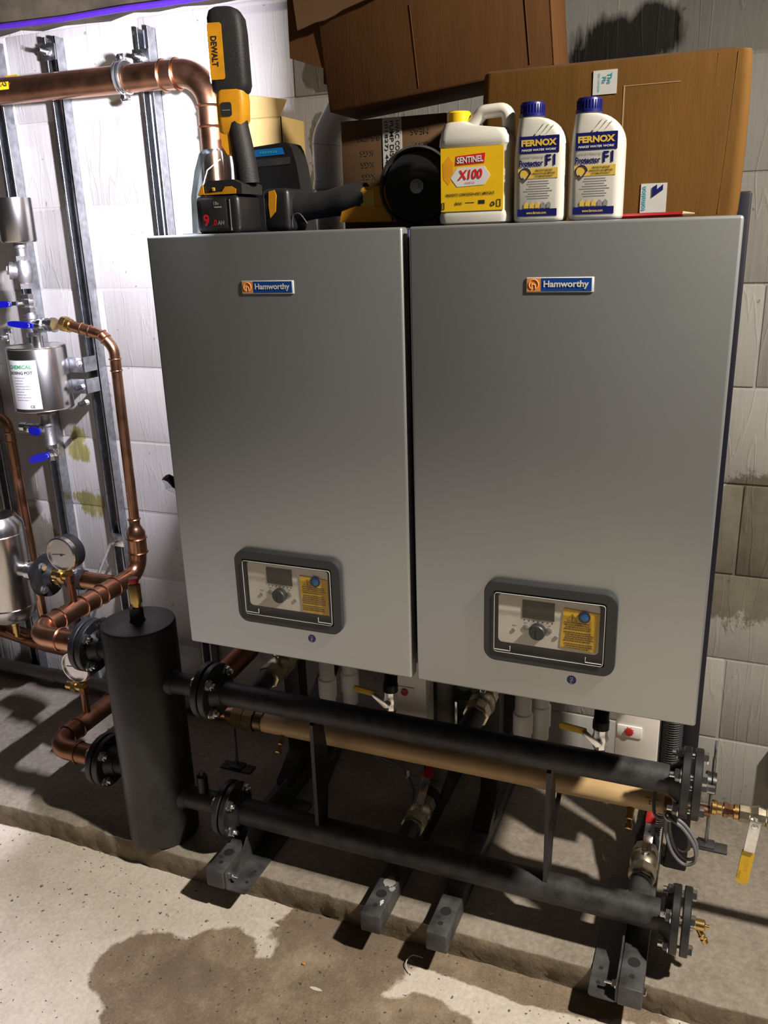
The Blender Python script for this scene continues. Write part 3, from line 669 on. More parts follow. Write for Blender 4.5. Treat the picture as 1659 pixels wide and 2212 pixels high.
for a in (40, 130, 220, 310):
    q = math.radians(a); m = M(); hexnut(m, (-0.866, 0.50 + 0.050 * math.cos(q), 0.585 + 0.050 * math.sin(q)), X, 0.0115, 0.010); build('bolt', m, 'zinc', pf)
build('union', M().cyl((-0.846, 0.50, 0.585), (-0.790, 0.50, 0.585), 0.024, n=24).lathe((-0.838, 0.50, 0.585), X, [(0.028, 0), (0.028, 0.018)], 8), 'brass', pf)
build('rubber_sleeve', M().cyl((-0.792, 0.50, 0.585), (-0.735, 0.50, 0.585), 0.030, n=24), 'black_rubber', pf)
m = M(); m.cyl((-0.776, 0.50, 0.585), (-0.752, 0.50, 0.585), 0.0325, n=28); m.box((-0.764, 0.49, 0.624), (0.014, 0.016, 0.014), None, 0.002); m.cyl((-0.764, 0.475, 0.626), (-0.764, 0.515, 0.626), 0.003, n=8); build('clamp', m, 'zinc', pf)
build('copper_link', M().tube([(-0.740, 0.50, 0.585), (xc - 0.02, 0.50, 0.585)], RC, 24), 'copper', pf)

# other copper near the wall
m = M(); m.tube(fillet([(-1.30, 0.66, 1.030), (-1.105, 0.66, 1.030), (-1.092, 0.66, 0.26)], 0.035), 0.0158, 16); sleeve(m, (-1.104, 0.66, 0.985), (-1.104, 0.66, 0.955), 0.0158)
build('copper_drop_pipe', m, 'copper', label='thin copper pipe dropping down the wall behind the stainless vessel', cat='pipe')
m = M(); m.tube(fillet([(-1.32, 0.62, 0.300), (-1.05, 0.62, 0.262), (-0.62, 0.62, 0.247)], 0.05), 0.027, 20); m.tube(fillet([(-1.12, 0.53, 0.345), (-1.06, 0.53, 0.325), (-1.06, 0.60, 0.30)], 0.02), 0.011, 12)
build('copper_floor_pipe', m, 'copper_shaded', label='shade-darkened copper pipe running low along the wall at the left', cat='pipe')
m = M(); m.cyl((-1.6, 0.677, 0.108), (-0.06, 0.677, 0.098), 0.0215, n=20)
for x in (-1.12, -0.70, -0.35): m.cyl((x, 0.677, 0.1035), (x + 0.03, 0.677, 0.1035), 0.0240, n=20)
build('waste_pipe', m, 'grey_plastic', label='grey plastic waste pipe along the foot of the wall', cat='pipe')

# strut channels
def channel(x, z0, z1, label, bolts=()):
    t = thing('strut_channel', label, 'channel', (x, 0.72, z0), 'galvanised strut channels on the wall')
    m = M(); W2, D = 0.0205, 0.036; y1 = WY - 0.001; y0 = y1 - D; tk = 0.0028
    for s in (-1, 1):
        xa, xb = sorted((x + s * W2, x + s * (W2 - tk))); m.bx(xa, xb, y0, y1, z0, z1, 0.0008, 1)
        xa, xb = sorted((x + s * W2, x + s * (W2 - 0.0095))); m.bx(xa, xb, y0, y0 + tk, z0, z1, 0.0008, 1)
        xa, xb = sorted((x + s * (W2 - 0.0095), x + s * (W2 - 0.0095 + tk))); m.bx(xa, xb, y0, y0 + 0.008, z0, z1, 0.0006, 1)
        xa, xb = sorted((x + s * W2, x + s * 0.0065)); m.bx(xa, xb, y1 - tk, y1, z0, z1)
    z = z0
    while z < z1:
        m.bx(x - 0.0065, x + 0.0065, y1 - tk, y1, z, min(z + 0.022, z1)); z += 0.050
    build('rail', m, 'galv', t)
    s_ = M(); z = z0 + 0.022
    while z < z1 - 0.028:
        s_.bx(x - 0.0062, x + 0.0062, y1 - 0.0012, y1 - 0.0008, z, z + 0.028); z += 0.050
    for zb in bolts:
        b_ = M(); b_.bx(x - 0.021, x + 0.021, y0 - 0.005, y0 - 0.0002, zb - 0.020, zb + 0.020, 0.001); build('square_washer', b_, 'galv', t)
        b_ = M(); hexnut(b_, (x - 0.003, y0 - 0.005, zb), -Y, 0.011, 0.010, 0.022); build('bolt', b_, 'zinc', t)
    return t
channel(-0.772, PZ, 2.083, 'galvanised strut channel beside the dosing pot, bolted at its head', (2.045,))
channel(-0.471, PZ, 2.075, 'galvanised strut channel behind the pipe clip, nearest the left boiler', (2.003,))
channel(-0.984, PZ, 2.09, 'galvanised strut channel passing behind the dosing pot and its valves')
channel(-1.215, PZ, 2.09, 'galvanised strut channel at the extreme left edge of the picture')

# gas pipe along the wall
GY, GZ, RG = 0.635, 1.948, 0.0330
gp = thing('gas_pipe', 'thick copper gas pipe along the wall turning down behind the work light', 'pipe', (-0.5, GY, 1.55))
build('pipe', M().tube(fillet([(-1.7, GY, GZ + 0.012), (-0.235, GY, GZ - 0.006), (-0.240, GY, 1.30)], 0.085, 12), RG, 32), 'copper', gp)
m = M(); sleeve(m, (-0.365, GY, GZ - 0.005), (-0.325, GY, GZ - 0.006), RG); build('elbow_fitting', m, 'copper', gp)
m = M(); sleeve(m, (-0.2355, GY, 1.862), (-0.236, GY, 1.815), RG); build('elbow_fitting', m, 'copper', gp)
lb = M(); n = 28; xs0, xs1 = -0.882, -0.838
secs = []
for i in range(n + 1):
    a = math.radians(-20 + 285 * i / n)   # wraps front and underside
    q = V((0, -math.cos(a), -math.sin(a)))
    secs.append([V((xs0 + 0.0, GY, GZ + 0.0068)) + q * (RG + 0.0006), V((xs1, GY, GZ + 0.0064)) + q * (RG + 0.0006), V((xs1, GY, GZ + 0.0064)) + q * (RG + 0.0001), V((xs0, GY, GZ + 0.0068)) + q * (RG + 0.0001)])
lb.loft(secs)
gl = build('gas_label', lb, 'yellow_plastic', gp, label='yellow gas marking label')
def wraptext(s_, x, ang, h):
    m = M().text(s_, (0, 0, 0), X, Z, None, h, 0.03, 0.0)
    out = M(); vs = []
    for p in m.v:
        a = math.radians(ang) - p.z / RG; q = V((0, -math.cos(a), -math.sin(a))); vs.append(V((x + p.x, GY, GZ + 0.0066)) + q * (RG + 0.0010))
    out.add(vs, m.f); return out
build('lettering', wraptext('GAS', -0.860, -12, 0.0145), 'black_print', gl)
build('lettering', wraptext('GAS', -0.857, 50, 0.0145), 'black_print', gl)
pc = thing('pipe_clip', 'shiny steel two bolt ring clip around the gas pipe', 'pipe clip', (-0.487, GY, 1.90))
m = M(); 
for dx in (-0.007, 0.007): m.ring((-0.487 + dx, GY, GZ + 0.001), X, RG + 0.0045, 0.0042, 40, 8)
build('ring', m, 'zinc', pc)
build('liner', M().lathe((-0.498, GY, GZ + 0.001), X, [(RG + 0.0005, 0), (RG + 0.0028, 0.0), (RG + 0.0028, 0.022), (RG + 0.0005, 0.022)], 40), 'black_rubber', pc)
for s in (1, -1):
    m = M(); z = GZ + s * (RG + 0.013); m.box((-0.487, GY - 0.004, z), (0.020, 0.010, 0.018), None, 0.003); m.cyl((-0.487, GY - 0.016, z), (-0.487, GY + 0.010, z), 0.006, n=12); build('clamp_lug', m, 'zinc', pc)
build('stem', M().cyl((-0.487, GY + 0.034, GZ), (-0.487, 0.703, GZ), 0.005, n=12), 'zinc', pc)

# dosing pot assembly
DX, DY = -0.868, 0.585
dp = thing('dosing_pot', 'short stainless dosing pot with a printed paper label, bracketed to the strut channel', 'dosing pot', (DX, DY, 1.085))
build('body', M().lathe((DX, DY, 1.085), Z, [(0.02, 0), (0.080, 0.004), (0.0835, 0.008), (0.0835, 0.182), (0.080, 0.188), (0.076, 0.186), (0.02, 0.188)], 44), 'stainless', dp)
m = M(); m.ring((DX, DY, 1.270), Z, 0.082, 0.0022, 44, 6); m.ring((DX, DY, 1.091), Z, 0.082, 0.0022, 44, 6); build('rim', m, 'stainless', dp)
# curved label facing front-left
n = 14; secs = []
for i in range(n + 1):
    a = math.radians(-118 + 68 * i / n); q = V((math.cos(a), math.sin(a), 0))
    secs.append([V((DX, DY, 1.100)) + q * 0.0842, V((DX, DY, 1.240)) + q * 0.0842, V((DX, DY, 1.240)) + q * 0.0836, V((DX, DY, 1.100)) + q * 0.0836])
plb = build('paper_label', M().loft(secs), 'paper', dp, label='white printed label with green heading')
def cyltext(s_, ang, z, h, w_=None, bold=0.02):
    m = M().text(s_, (0, 0, 0), X, Z, w_, h, bold, 0.0); out = M()
    out.add([V((DX, DY, z + p.z)) + V((math.cos(math.radians(ang) + p.x / 0.0845), math.sin(math.radians(ang) + p.x / 0.0845), 0)) * 0.0846 for p in m.v], m.f); return out
build('lettering', cyltext('CHEMICAL', -84, 1.222, 0.011, 0.072), 'green_print', plb)
m = cyltext('DOSING POT', -84, 1.205, 0.0085, 0.074); m2 = cyltext('CE', -68, 1.108, 0.008, None); m.add(m2.v, m2.f)
build('lettering', m, 'black_print', plb)
m = M(); rnd = random.Random(5)
for i in range(9):
    z = 1.190 - i * 0.008; a = -100.0; e = -66 - rnd.uniform(0, 16)
    while a < e:
        l = rnd.uniform(2, 6); a1 = min(a + l, e)
        vs = [V((DX, DY, z + dz)) + V((math.cos(math.radians(q)), math.sin(math.radians(q)), 0)) * 0.0846 for q, dz in ((a, 0), (a1, 0), (a1, 0.0016), (a, 0.0016))]
        m.add(vs, [[0, 1, 2, 3]]); a = a1 + 0.9
build('small_print', m, 'grey_print', plb)
for z0, z1 in ((1.188, 1.232), (1.125, 1.168)):
    m = M(); m.bx(-0.805, -0.752, 0.640, 0.644, z0, z1, 0.001); m.bx(-0.756, -0.752, 0.640, 0.700, z0, z1, 0.001); m.bx(-0.81, -0.805, 0.60, 0.644, z0, z1); build('bracket', m, 'galv', dp)
for x, z in ((-0.764, 1.214), (-0.764, 1.146), (-0.758, 1.100)):
    m = M(); hexnut(m, (x, 0.640, z), -Y, 0.0085, 0.008); build('bolt', m, 'zinc', dp)
for x, z in ((-0.764, 1.146), (-0.758, 1.100)):
    build('rubber_stud', M().cyl((x, 0.634, z), (x, 0.606, z), 0.0065, n=12, ch=0.0015), 'black_rubber', dp)
build('spigot', M().cyl((DX + 0.012, DY, 1.268), (DX + 0.012, DY, 1.300), 0.0155, n=20), 'stainless', dp)
build('lower_spigot', M().cyl((DX, DY, 1.085), (DX, DY, 1.055), 0.017, n=20).lathe((DX, DY, 1.070), Z, [(0.026, 0), (0.026, 0.004)], 20), 'steel_cast', dp)

tu = thing('filling_funnel', 'brushed stainless filling cup at the top left above the check valve', 'funnel', (DX, DY, 1.535))
build('cup', M().lathe((DX, DY, 1.555), Z, [(0.016, 0), (0.046, 0.004), (0.0485, 0.008), (0.0485, 0.120), (0.0465, 0.120), (0.0465, 0.012), (0.0, 0.010)], 40), 'stainless', tu)
build('neck', M().lathe((DX, DY, 1.522), Z, [(0.0145, 0), (0.0145, 0.020), (0.018, 0.022), (0.018, 0.036)], 20), 'steel_cast', tu)
cv = thing('check_valve', 'cast steel check valve with a hexagon plug under the filling cup', 'valve', (DX, DY, 1.43))
m = M().lathe((DX, DY, 1.436), Z, [(0.018, 0), (0.018, 0.012), (0.022, 0.020), (0.026, 0.045), (0.022, 0.068), (0.018, 0.076), (0.018, 0.084)], 24)
m.lathe((DX, DY, 1.433), Z, [(0.021, 0), (0.021, 0.014)], 6); m.lathe((DX, DY, 1.508), Z, [(0.021, 0), (0.021, 0.014)], 6); build('body', m, 'steel_cast', cv)
m = M(); dd = V((-0.72, -0.62, 0.10)); m.lathe(V((DX, DY, 1.480)), dd, [(0.021, 0), (0.021, 0.028), (0.024, 0.029), (0.024, 0.037)], 22); m.lathe(V((DX, DY, 1.480)) + dd.normalized() * 0.037, dd, [(0.013, 0), (0.013, 0.008)], 6); build('plug', m, 'steel_cast', cv)
def ball_valve(c, axis, stem, lever, label, blen=0.050, r=0.0185, mat='zinc', lmat='blue_handle', lw=0.016, gap=0.0):
    """small lever ball valve; stem/lever are directions"""
    c = V(c); ax = V(axis).normalized(); stem = V(stem).normalized(); t = thing('ball_valve', label, 'valve', c, 'blue handled ball valves')
    m = M(); m.lathe(c - ax * blen / 2, ax, [(r * 1.05, 0), (r * 1.05, blen * 0.25), (r * 0.86, blen * 0.30), (r, blen * 0.5), (r * 0.86, blen * 0.70), (r * 1.05, blen * 0.75), (r * 1.05, blen)], 8)
    build('body', m, mat, t)
    s0 = c + stem * r * 0.8; s1 = c + stem * (r + 0.016)
    m = M(); m.cyl(s0, s1, 0.0055, n=10); hexnut(m, s1 - stem * 0.006, stem, 0.008, 0.006, 0, False); build('stem', m, 'zinc', t)
    lv = V(lever); L = lv.length; u = lv.normalized(); n_ = u.cross(stem).normalized(); st = u.cross(n_).normalized()
    rot = Matrix((u, n_, u.cross(n_))).transposed(); base = s1
    m = M(); m.box(base + u * 0.010, (0.028, lw * 0.7, 0.003), rot, 0.0005); build('lever_arm', m, 'zinc', t)
    m = M(); pts = []
    k = 14
    for i in range(k + 1):
        q = i / k; pts.append((0.018 + q * (L - 0.018), 0.5 * lw * (0.80 + 0.35 * math.sin(PI * q)) * (1 if q < 0.9 else (1 - (q - 0.9) * 4))))
    outline = [(a, b) for a, b in pts] + [(a, -b) for a, b in pts[::-1]]
    m.prism(outline, base - u.cross(n_) * 0.0035, u, n_, 0.007); h = build('handle', m, lmat, t, ang=50)
    a = base + u * (L * 0.30); nn = u.cross(n_) * (1 if u.cross(n_).dot(V((1.0, -1.35, 0.3))) > 0 else -1)
    m = M(); e = 0.0045
    m.tube([a + n_ * e + nn * 0.0038, a - u * e + n_ * e + nn * 0.0038, a - u * e - n_ * e + nn * 0.0038, a - n_ * e + nn * 0.0038], 0.0006, 5); build('handle_mark', m, 'tape_label', h)
    return t
ball_valve((DX, DY, 1.393), Z, (-0.75, -0.65, 0), (-0.085, 0.0, -0.004), 'blue handled valve just under the check valve, handle pointing left')
m = M().lathe((DX, DY, 1.298), Z, [(0.0195, 0), (0.0195, 0.012), (0.016, 0.015), (0.016, 0.048), (0.0195, 0.051), (0.0195, 0.062)], 24); m.lathe((DX, DY, 1.330), X, [(0.016, 0), (0.0165, 0.024), (0.0195, 0.026), (0.0195, 0.036)], 22)
m.cyl((DX, DY, 1.355), (DX, DY, 1.37), 0.015, n=20)
build('steel_tee', m, 'steel_cast', label='cast steel tee between the blue valves above the dosing pot', cat='pipe tee')
ball_valve((-0.798, 0.574, 1.333), (1, -0.1, 0.02), (-0.15, -1, 0.0), (-0.112, 0.005, 0.006), 'blue handled valve on the copper branch above the dosing pot', 0.058, 0.0195)
ball_valve((-0.938, 0.560, 1.300), Z, (-0.2, -1, 0), (-0.060, -0.01, 0.0), 'small blue handled valve on the dosing pot lid at the picture edge', 0.045, 0.011, lw=0.010)
ball_valve((DX - 0.052, DY - 0.012, 1.030), X, (0.0, -1.0, 0.0), (0.058, 0.0, -0.006), 'blue handled valve directly beneath the dosing pot, upper of the two', 0.080, 0.013, lw=0.021)
m = M().lathe((DX, DY, 0.972), Z, [(0.0175, 0), (0.0175, 0.010), (0.0155, 0.014), (0.0155, 0.060), (0.019, 0.064), (0.019, 0.080), (0.017, 0.084)], 22); build('pipe_nipple', m, 'steel_cast', label='grey steel nipple between the two valves under the dosing pot', cat='pipe')
ball_valve((DX + 0.006, DY, 0.955), Z, (0.75, -0.65, 0.05), (-0.078, -0.025, -0.022), 'blue handled drain valve, lowest under the dosing pot with its handle tilted', 0.048, 0.0165, lw=0.021)
m = M(); m.tube(fillet([(-0.762, 0.70, 0.640), (-0.762, 0.660, 0.640), (-0.700, 0.520, 0.600)], 0.01), 0.0045, 10); m.bx(-0.790, -0.740, 0.695, 0.700, 0.62, 0.665, 0.001)
build('threaded_rod_bracket', m, 'zinc', label='thin steel rod bracket from the strut channel to the copper pipe', cat='bracket')

# ================================================================== PIPEWORK BELOW THE BOILERS
GHY, GHZ, RGH = 0.25, 0.396, 0.0245
gh = thing('gas_header', 'ochre painted gas pipe slung behind the upper black header', 'pipe', (0.49, GHY, 0.36))
build('pipe', M().cyl((0.006, GHY, GHZ - 0.001), (0.965, GHY, GHZ + 0.002), RGH, n=32, ch=0.002), 'gas_beige', gh, label='ochre painted pipe')
for k, x in enumerate((0.068, 0.900)):
    m = M(); a = V((x, GHY - 0.012, GHZ - 0.014)); d = V((0.0, -0.75, -0.66)).normalized()
    m.lathe(a, d, [(0.010, 0), (0.0075, 0.014), (0.0075, 0.028), (0.0055, 0.030), (0.0055, 0.036), (0.008, 0.038), (0.008, 0.048), (0.006, 0.050)], 14); build('test_nipple', m, 'brass', gh)
t = M(); t.text('1', (0.944, 0, 0), X, Z, None, 0.006, 0.01)
m = M()
for sg in (((0.935, 0.007), (0.940, 0.008)), ((0.937, 0.0075), (0.937, 0.001)), ((0.935, 0.001), (0.940, 0.0015)), ((0.949, 0.008), (0.945, 0.001)), ((0.951, 0.005), (0.953, 0.004)), ((0.951, 0.001), (0.954, 0.001)), ((0.943, 0.014), (0.957, 0.0125)), ((0.928, 0.0135), (0.938, 0.0135))):
    q = []
    for (px, pz) in sg:
        a = (pz + 0.004) / RGH; q.append(V((px, GHY - math.cos(a) * (RGH + 0.0004), GHZ + 0.002 + math.sin(a) * (RGH + 0.0004))))
    m.tube(q, 0.0005, 5)
build('pen_marks', m, 'black_print', gh)
# left end fittings
build('coupling', M().lathe((0.008, GHY, GHZ), -X, [(0.027, 0), (0.027, 0.020), (0.024, 0.021), (0.024, 0.026)], 24), 'dull_brass', gh)
build('union_nut', M().lathe((-0.016, GHY, GHZ), -X, [(0.031, 0), (0.031, 0.028), (0.027, 0.030)], 8), 'dull_brass', gh)
build('union_tail', M().lathe((-0.046, GHY, GHZ), -X, [(0.030, 0), (0.030, 0.030), (0.026, 0.033)], 8), 'dull_brass', gh)
build('reducer', M().lathe((-0.078, GHY, GHZ), -X, [(0.024, 0), (0.019, 0.020), (0.015, 0.022), (0.015, 0.060)], 20), 'copper', gh)
# right end: brass fittings and elbowed cock
build('end_plug', M().lathe((0.963, GHY, GHZ + 0.002), X, [(0.021, 0), (0.021, 0.02), (0.0115, 0.024), (0.0115, 0.092)], 20), 'copper_shaded', gh)
for i, x in enumerate((1.056, 1.078, 1.098)):
    build('brass_fitting', M().lathe((x, GHY, GHZ + 0.014), X, [(0.0135, 0), (0.0155, 0.002), (0.0155, 0.010), (0.0125, 0.012), (0.0125, 0.020)], 16 if i != 1 else 8), 'brass' if i != 1 else 'copper', gh)
build('black_cap', M().lathe((1.040, GHY + 0.03, GHZ + 0.050), X, [(0.022, 0), (0.024, 0.003), (0.022, 0.012), (0.024, 0.015), (0.022, 0.022)], 24), 'black_plastic', gh)
gc = thing('gas_cock', 'nickel plated gas cock with a hanging yellow lever at the right edge', 'valve', (1.135, GHY, 0.28))
m = M().lathe((1.110, GHY, GHZ + 0.014), X, [(0.0185, 0), (0.0185, 0.018), (0.0165, 0.020), (0.021, 0.034), (0.0165, 0.048), (0.0185, 0.050), (0.0185, 0.072), (0.014, 0.074), (0.014, 0.30)], 8); build('body', m, 'nickel_brass', gc, ang=30)
m = M(); c0 = V((1.138, GHY - 0.020, GHZ + 0.012)); m.cyl(c0 + V((0, 0.01, 0)), c0 + V((0, -0.012, 0)), 0.009, n=14); hexnut(m, c0 + V((0, -0.012, 0)), -Y, 0.007, 0.005, 0.002, False); build('stem', m, 'zinc', gc)
la = V((1.1385, GHY - 0.034, GHZ + 0.016)); lb_ = V((1.126, GHY - 0.040, 0.262)); u = (lb_ - la).normalized(); nx = V((1, 0, 0)); nx = (nx - u * nx.dot(u)).normalized(); nn = u.cross(nx)
rot = Matrix((nx, nn, u)).transposed()
build('lever_plate', M().box(la + u * 0.028, (0.021, 0.003, 0.072), rot, 0.001), 'zinc', gc)
m = M(); m.prism(rr(0.0235, 0.082, 0.010, 5), la + u * 0.104 + nn * -0.003, nx, u, 0.007)
h = build('lever_grip', m, 'yellow_plastic', gc, label='bright yellow lever grip', ang=50)
build('lettering', M().text('GAS', la + u * 0.098 + nn * (0.0048 if nn.y < 0 else -0.0048), u, -nx, 0.020, None, 0.02, 0.0), 'tool_yellow', h)

# wall box behind the gas cock and pipe stands
build('wall_box', M().bx(1.205, 1.305, 0.700, 0.738, 0.150, 0.300, 0.004).bx(1.235, 1.262, 0.694, 0.702, 0.17, 0.285, 0.002), 'dial_grey', label='small pale grey box on the wall behind the gas cock', cat='box')
for x, y, zt, lab in ((-0.225, 0.455, 0.37, 'threaded rod pipe stand on a flat foot, left of the left boiler'), (1.062, 0.56, 0.33, 'threaded rod pipe stand on a flat foot, behind the right end flanges')):
    t = thing('pipe_stand', lab, 'pipe stand', (x, y, PZ), 'rod pipe stands')
    build('rod', M().cyl((x, y, PZ + 0.008), (x, y, zt), 0.0045, n=10), 'galv', t)
    m = M(); m.box((x, y, PZ + 0.0035), (0.10, 0.035, 0.005), None, 0.001); m.box((x, y, PZ + 0.009), (0.040, 0.032, 0.006), None, 0.001); build('foot', m, 'rail_paint', t)
    m = M(); m.ring((x, y, zt + 0.02), X, 0.020, 0.003, 24, 6); build('ring', m, 'galv', t)

def big_valve(x, z, y0, lever, label, up_hose):
    """large brass union ball valve along Y"""
    t = thing('isolation_valve', label, 'valve', (x, y0 + 0.05, z - 0.03), 'brass isolation valves on the headers')
    build('union_nut', M().lathe((x, y0, z), Y, [(0.025, 0), (0.025, 0.006), (0.0295, 0.008), (0.0295, 0.034), (0.026, 0.037)], 8), 'nickel_brass', t)
    build('body', M().lathe((x, y0 + 0.034, z), Y, [(0.023, 0), (0.029, 0.010), (0.031, 0.026), (0.028, 0.042), (0.023, 0.048)], 24), 'nickel_brass', t)
    build('end_nut', M().lathe((x, y0 + 0.080, z), Y, [(0.0285, 0), (0.0285, 0.022), (0.024, 0.025), (0.024, 0.040)], 8), 'nickel_brass', t)
    c = V((x, y0 + 0.058, z + 0.028))
    if lever:
        m = M(); hexnut(m, c, Z, 0.008, 0.007, 0.004); build('stem', m, 'zinc', t)
        a = c + V((0.003, -0.004, 0.010)); b = a + V((0.004, 0.118, 0.082)); d = (b - a).normalized(); n_ = X.cross(d).normalized(); rot = Matrix((X, d, n_)).transposed()
        build('lever_plate', M().box(a + d * 0.030, (0.020, 0.064, 0.003), rot, 0.0006), 'zinc', t)
        build('lever_hole', M().lathe(a + d * 0.042 + n_ * 0.0016, n_, [(0.0022, 0), (0.0022, 0.0004), (0, 0.0004)], 12), 'black_rubber', t)
        build('lever_grip', M().box(a + d * 0.105, (0.023, 0.088, 0.008), rot, 0.003), 'red_plastic', t, label='red lever grip')
    else:
        m = M(); m.cyl(c - V((0, 0, 0.004)), c + V((0, 0, 0.020)), 0.006, n=12); m.box(c + V((0.01, -0.01, 0.020)), (0.010, 0.034, 0.006), None, 0.002); build('stem', m, 'zinc', t)
    return t
big_valve(0.030, HZU, 0.240, False, 'brass union valve behind the left end of the upper black header', 0)
big_valve(0.556, HZU, 0.240, False, 'brass union valve behind the middle of the upper black header', 0)
big_valve(0.404, HZL, 0.228, True, 'brass valve with red lever on the lower header below the left boiler', 0)
big_valve(0.932, HZL, 0.236, True, 'brass valve with red lever on the lower header beside the grey cable loops', 0)
def corrugated(path, r, pitch=0.006, amp=0.0018, n=18):
    path = [V(p) for p in path]; seg = [0.0]
    for a, b in zip(path, path[1:]): seg.append(seg[-1] + (b - a).length)
    L = seg[-1]; k = int(L / pitch * 4); pts = []; rs = []
    for i in range(k + 1):
        s = L * i / k; j = max(q for q in range(len(seg)) if seg[q] <= s + 1e-9); j = min(j, len(path) - 2)
        f = (s - seg[j]) / (seg[j + 1] - seg[j]); pts.append(path[j].lerp(path[j + 1], f)); rs.append(r + amp * (1, 0, -1, 0)[i % 4])
    return M().tube(pts, rs, n)
for x, z, y0, lab, mt in ((0.404, HZL, 0.345, 'ribbed hose rising from the red levered valve under the left boiler', 'grey_plastic'), (0.932, HZL, 0.353, 'ribbed hose rising from the red levered valve under the right boiler', 'black_rubber')):
    t = thing('ribbed_hose', lab, 'hose', (x, y0, z)); 
    build('cuff', M().cyl((x, y0 - 0.006, z), (x, y0 + 0.020, z + 0.003), 0.027, n=20), 'black_rubber', t)
    build('hose', corrugated(fillet([(x, y0 + 0.015, z + 0.002), (x + 0.004, y0 + 0.05, z + 0.02), (x + 0.032, 0.412, 0.33), (x + 0.032, 0.400, BZ + 0.0115)], 0.04, 8), 0.022), mt, t)
for x, lab in ((0.030, 'dark copper riser behind the left brass union valve'), (0.556, 'dark riser behind the middle brass union valve')):
    m = M().tube(fillet([(x, 0.352, HZU), (x, 0.386, HZU), (x + 0.002, 0.386, BZ + 0.011)], 0.03), 0.023, 20); sleeve(m, (x, 0.386, 0.60), (x, 0.386, 0.63), 0.023)
    build('riser_pipe', m, 'copper_shaded', label=lab, cat='pipe')
# copper cross pipe seen beyond the upper left flange
m = M().tube(fillet([(-0.145, 0.33, 0.470), (-0.115, 0.39, 0.505), (-0.085, 0.47, 0.560), (-0.06, 0.60, 0.66)], 0.05), 0.029, 20)
build('copper_offset_pipe', m, 'copper_shaded', label='dark copper pipe seen beyond the upper left header flange', cat='pipe')

def gas_valve(x, lab, lab2):
    t = thing('gas_valve', lab, 'valve', (x, GHY + 0.02, GHZ + 0.02), 'yellow levered gas valves')
    build('riser', M().cyl((x, GHY + 0.010, GHZ + 0.018), (x, GHY + 0.010, GHZ + 0.104), 0.0115, n=16), 'copper_shaded', t)
    build('body', M().lathe((x, GHY + 0.010, GHZ + 0.100), Z, [(0.015, 0), (0.015, 0.012), (0.018, 0.022), (0.015, 0.032), (0.015, 0.046)], 8), 'zinc', t)
    m = M(); c = V((x, GHY - 0.010, GHZ + 0.122)); hexnut(m, c, -Y, 0.0075, 0.006, 0.004); build('stem', m, 'zinc', t)
    a = V((x - 0.002, GHY - 0.021, GHZ + 0.124)); b = a + V((-0.026, 0, 0.022)); d = (b - a).normalized(); rot = Matrix((d, Y, d.cross(Y))).transposed()
    build('lever_plate', M().box((a + b) / 2, (0.042, 0.003, 0.013), rot, 0.0006), 'zinc', t)
    m = M(); m.prism(rr(0.058, 0.0135, 0.0055, 5), b + V((-0.026, 0.003, 0.003)), V((0.995, 0, -0.10)), V((0.10, 0, 0.995)), -0.006); build('lever_grip', m, 'yellow_plastic', t, label='yellow lever grip', ang=50)
    h = thing('gas_hose', lab2, 'hose', (x + 0.004, GHY + 0.03, GHZ + 0.14))
    build('hose', corrugated(fillet([(x, GHY + 0.010, GHZ + 0.147), (x, GHY + 0.022, 0.62), (x, GHY + 0.03, BZ + 0.011)], 0.05), 0.0145, 0.005, 0.0016), 'black_rubber', h)
    build('hose_cuff', M().cyl((x, GHY + 0.010, GHZ + 0.145), (x, GHY + 0.012, GHZ + 0.163), 0.0175, n=16), 'black_plastic', h)
gas_valve(0.348, 'gas valve with a dull yellow lever below the left boiler', 'black ribbed gas hose up into the left boiler')
gas_valve(0.826, 'gas valve with a yellow lever below the right boiler', 'black ribbed gas hose up into the right boiler')

def pump_box(x0, w_, lab):
    t = thing('condensate_box', lab, 'control box', (x0 + w_ / 2, 0.39, 0.40), 'silver boxes under the boilers')
    y0 = 0.360
    build('case', M().bx(x0, x0 + w_, y0, y0 + 0.055, 0.385, BZ + 0.011, 0.002), 'fascia', t)
    pl = build('dial_plate', M().bx(x0 + 0.004, x0 + w_ * 0.62, y0 - 0.003, y0 + 0.001, 0.470, 0.498, 0.001), 'white_plastic', t)
    build('red_dial', M().lathe((x0 + w_ * 0.33, y0 - 0.003, 0.485), -Y, [(0.0092, 0), (0.0088, 0.004), (0.006, 0.0045)], 22), 'red_plastic', pl)
    m = M(); 
    for i in range(8):
        a = math.radians(-140 + 40 * i); q = V((math.sin(a), 0, math.cos(a))); m.tube([V((x0 + w_ * 0.33, y0 - 0.0034, 0.485)) + q * 0.0102, V((x0 + w_ * 0.33, y0 - 0.0034, 0.485)) + q * 0.0118], 0.0004, 4)
    build('dial_marks', m, 'black_print', pl)
pump_box(0.318, 0.082, 'silver control box with a red dial hanging under the left boiler')
pump_box(0.846, 0.092, 'silver control box with a red dial hanging under the right boiler')
for x, y, lab in ((0.087, 0.452, 'white waste pipe with a socket below the left boiler, front of two'), (0.131, 0.500, 'white waste pipe below the left boiler, rear of two'), (0.618, 0.452, 'white waste pipe with a socket below the right boiler, front of two'), (0.652, 0.500, 'white waste pipe below the right boiler, rear of two')):
    build('white_waste_pipe', M().lathe((x, y, 0.335), Z, [(0.0205, 0), (0.0205, 0.036), (0.0245, 0.038), (0.0245, 0.091), (0.0205, 0.094), (0.0205, BZ - 0.335 + (0.03 if y > 0.48 else 0.0095))], 24), 'white_plastic', label=lab, cat='pipe')
t = thing('regulator', 'dark green and black knobbly regulator under the gap between the boilers', 'regulator', (0.487, 0.395, 0.38))
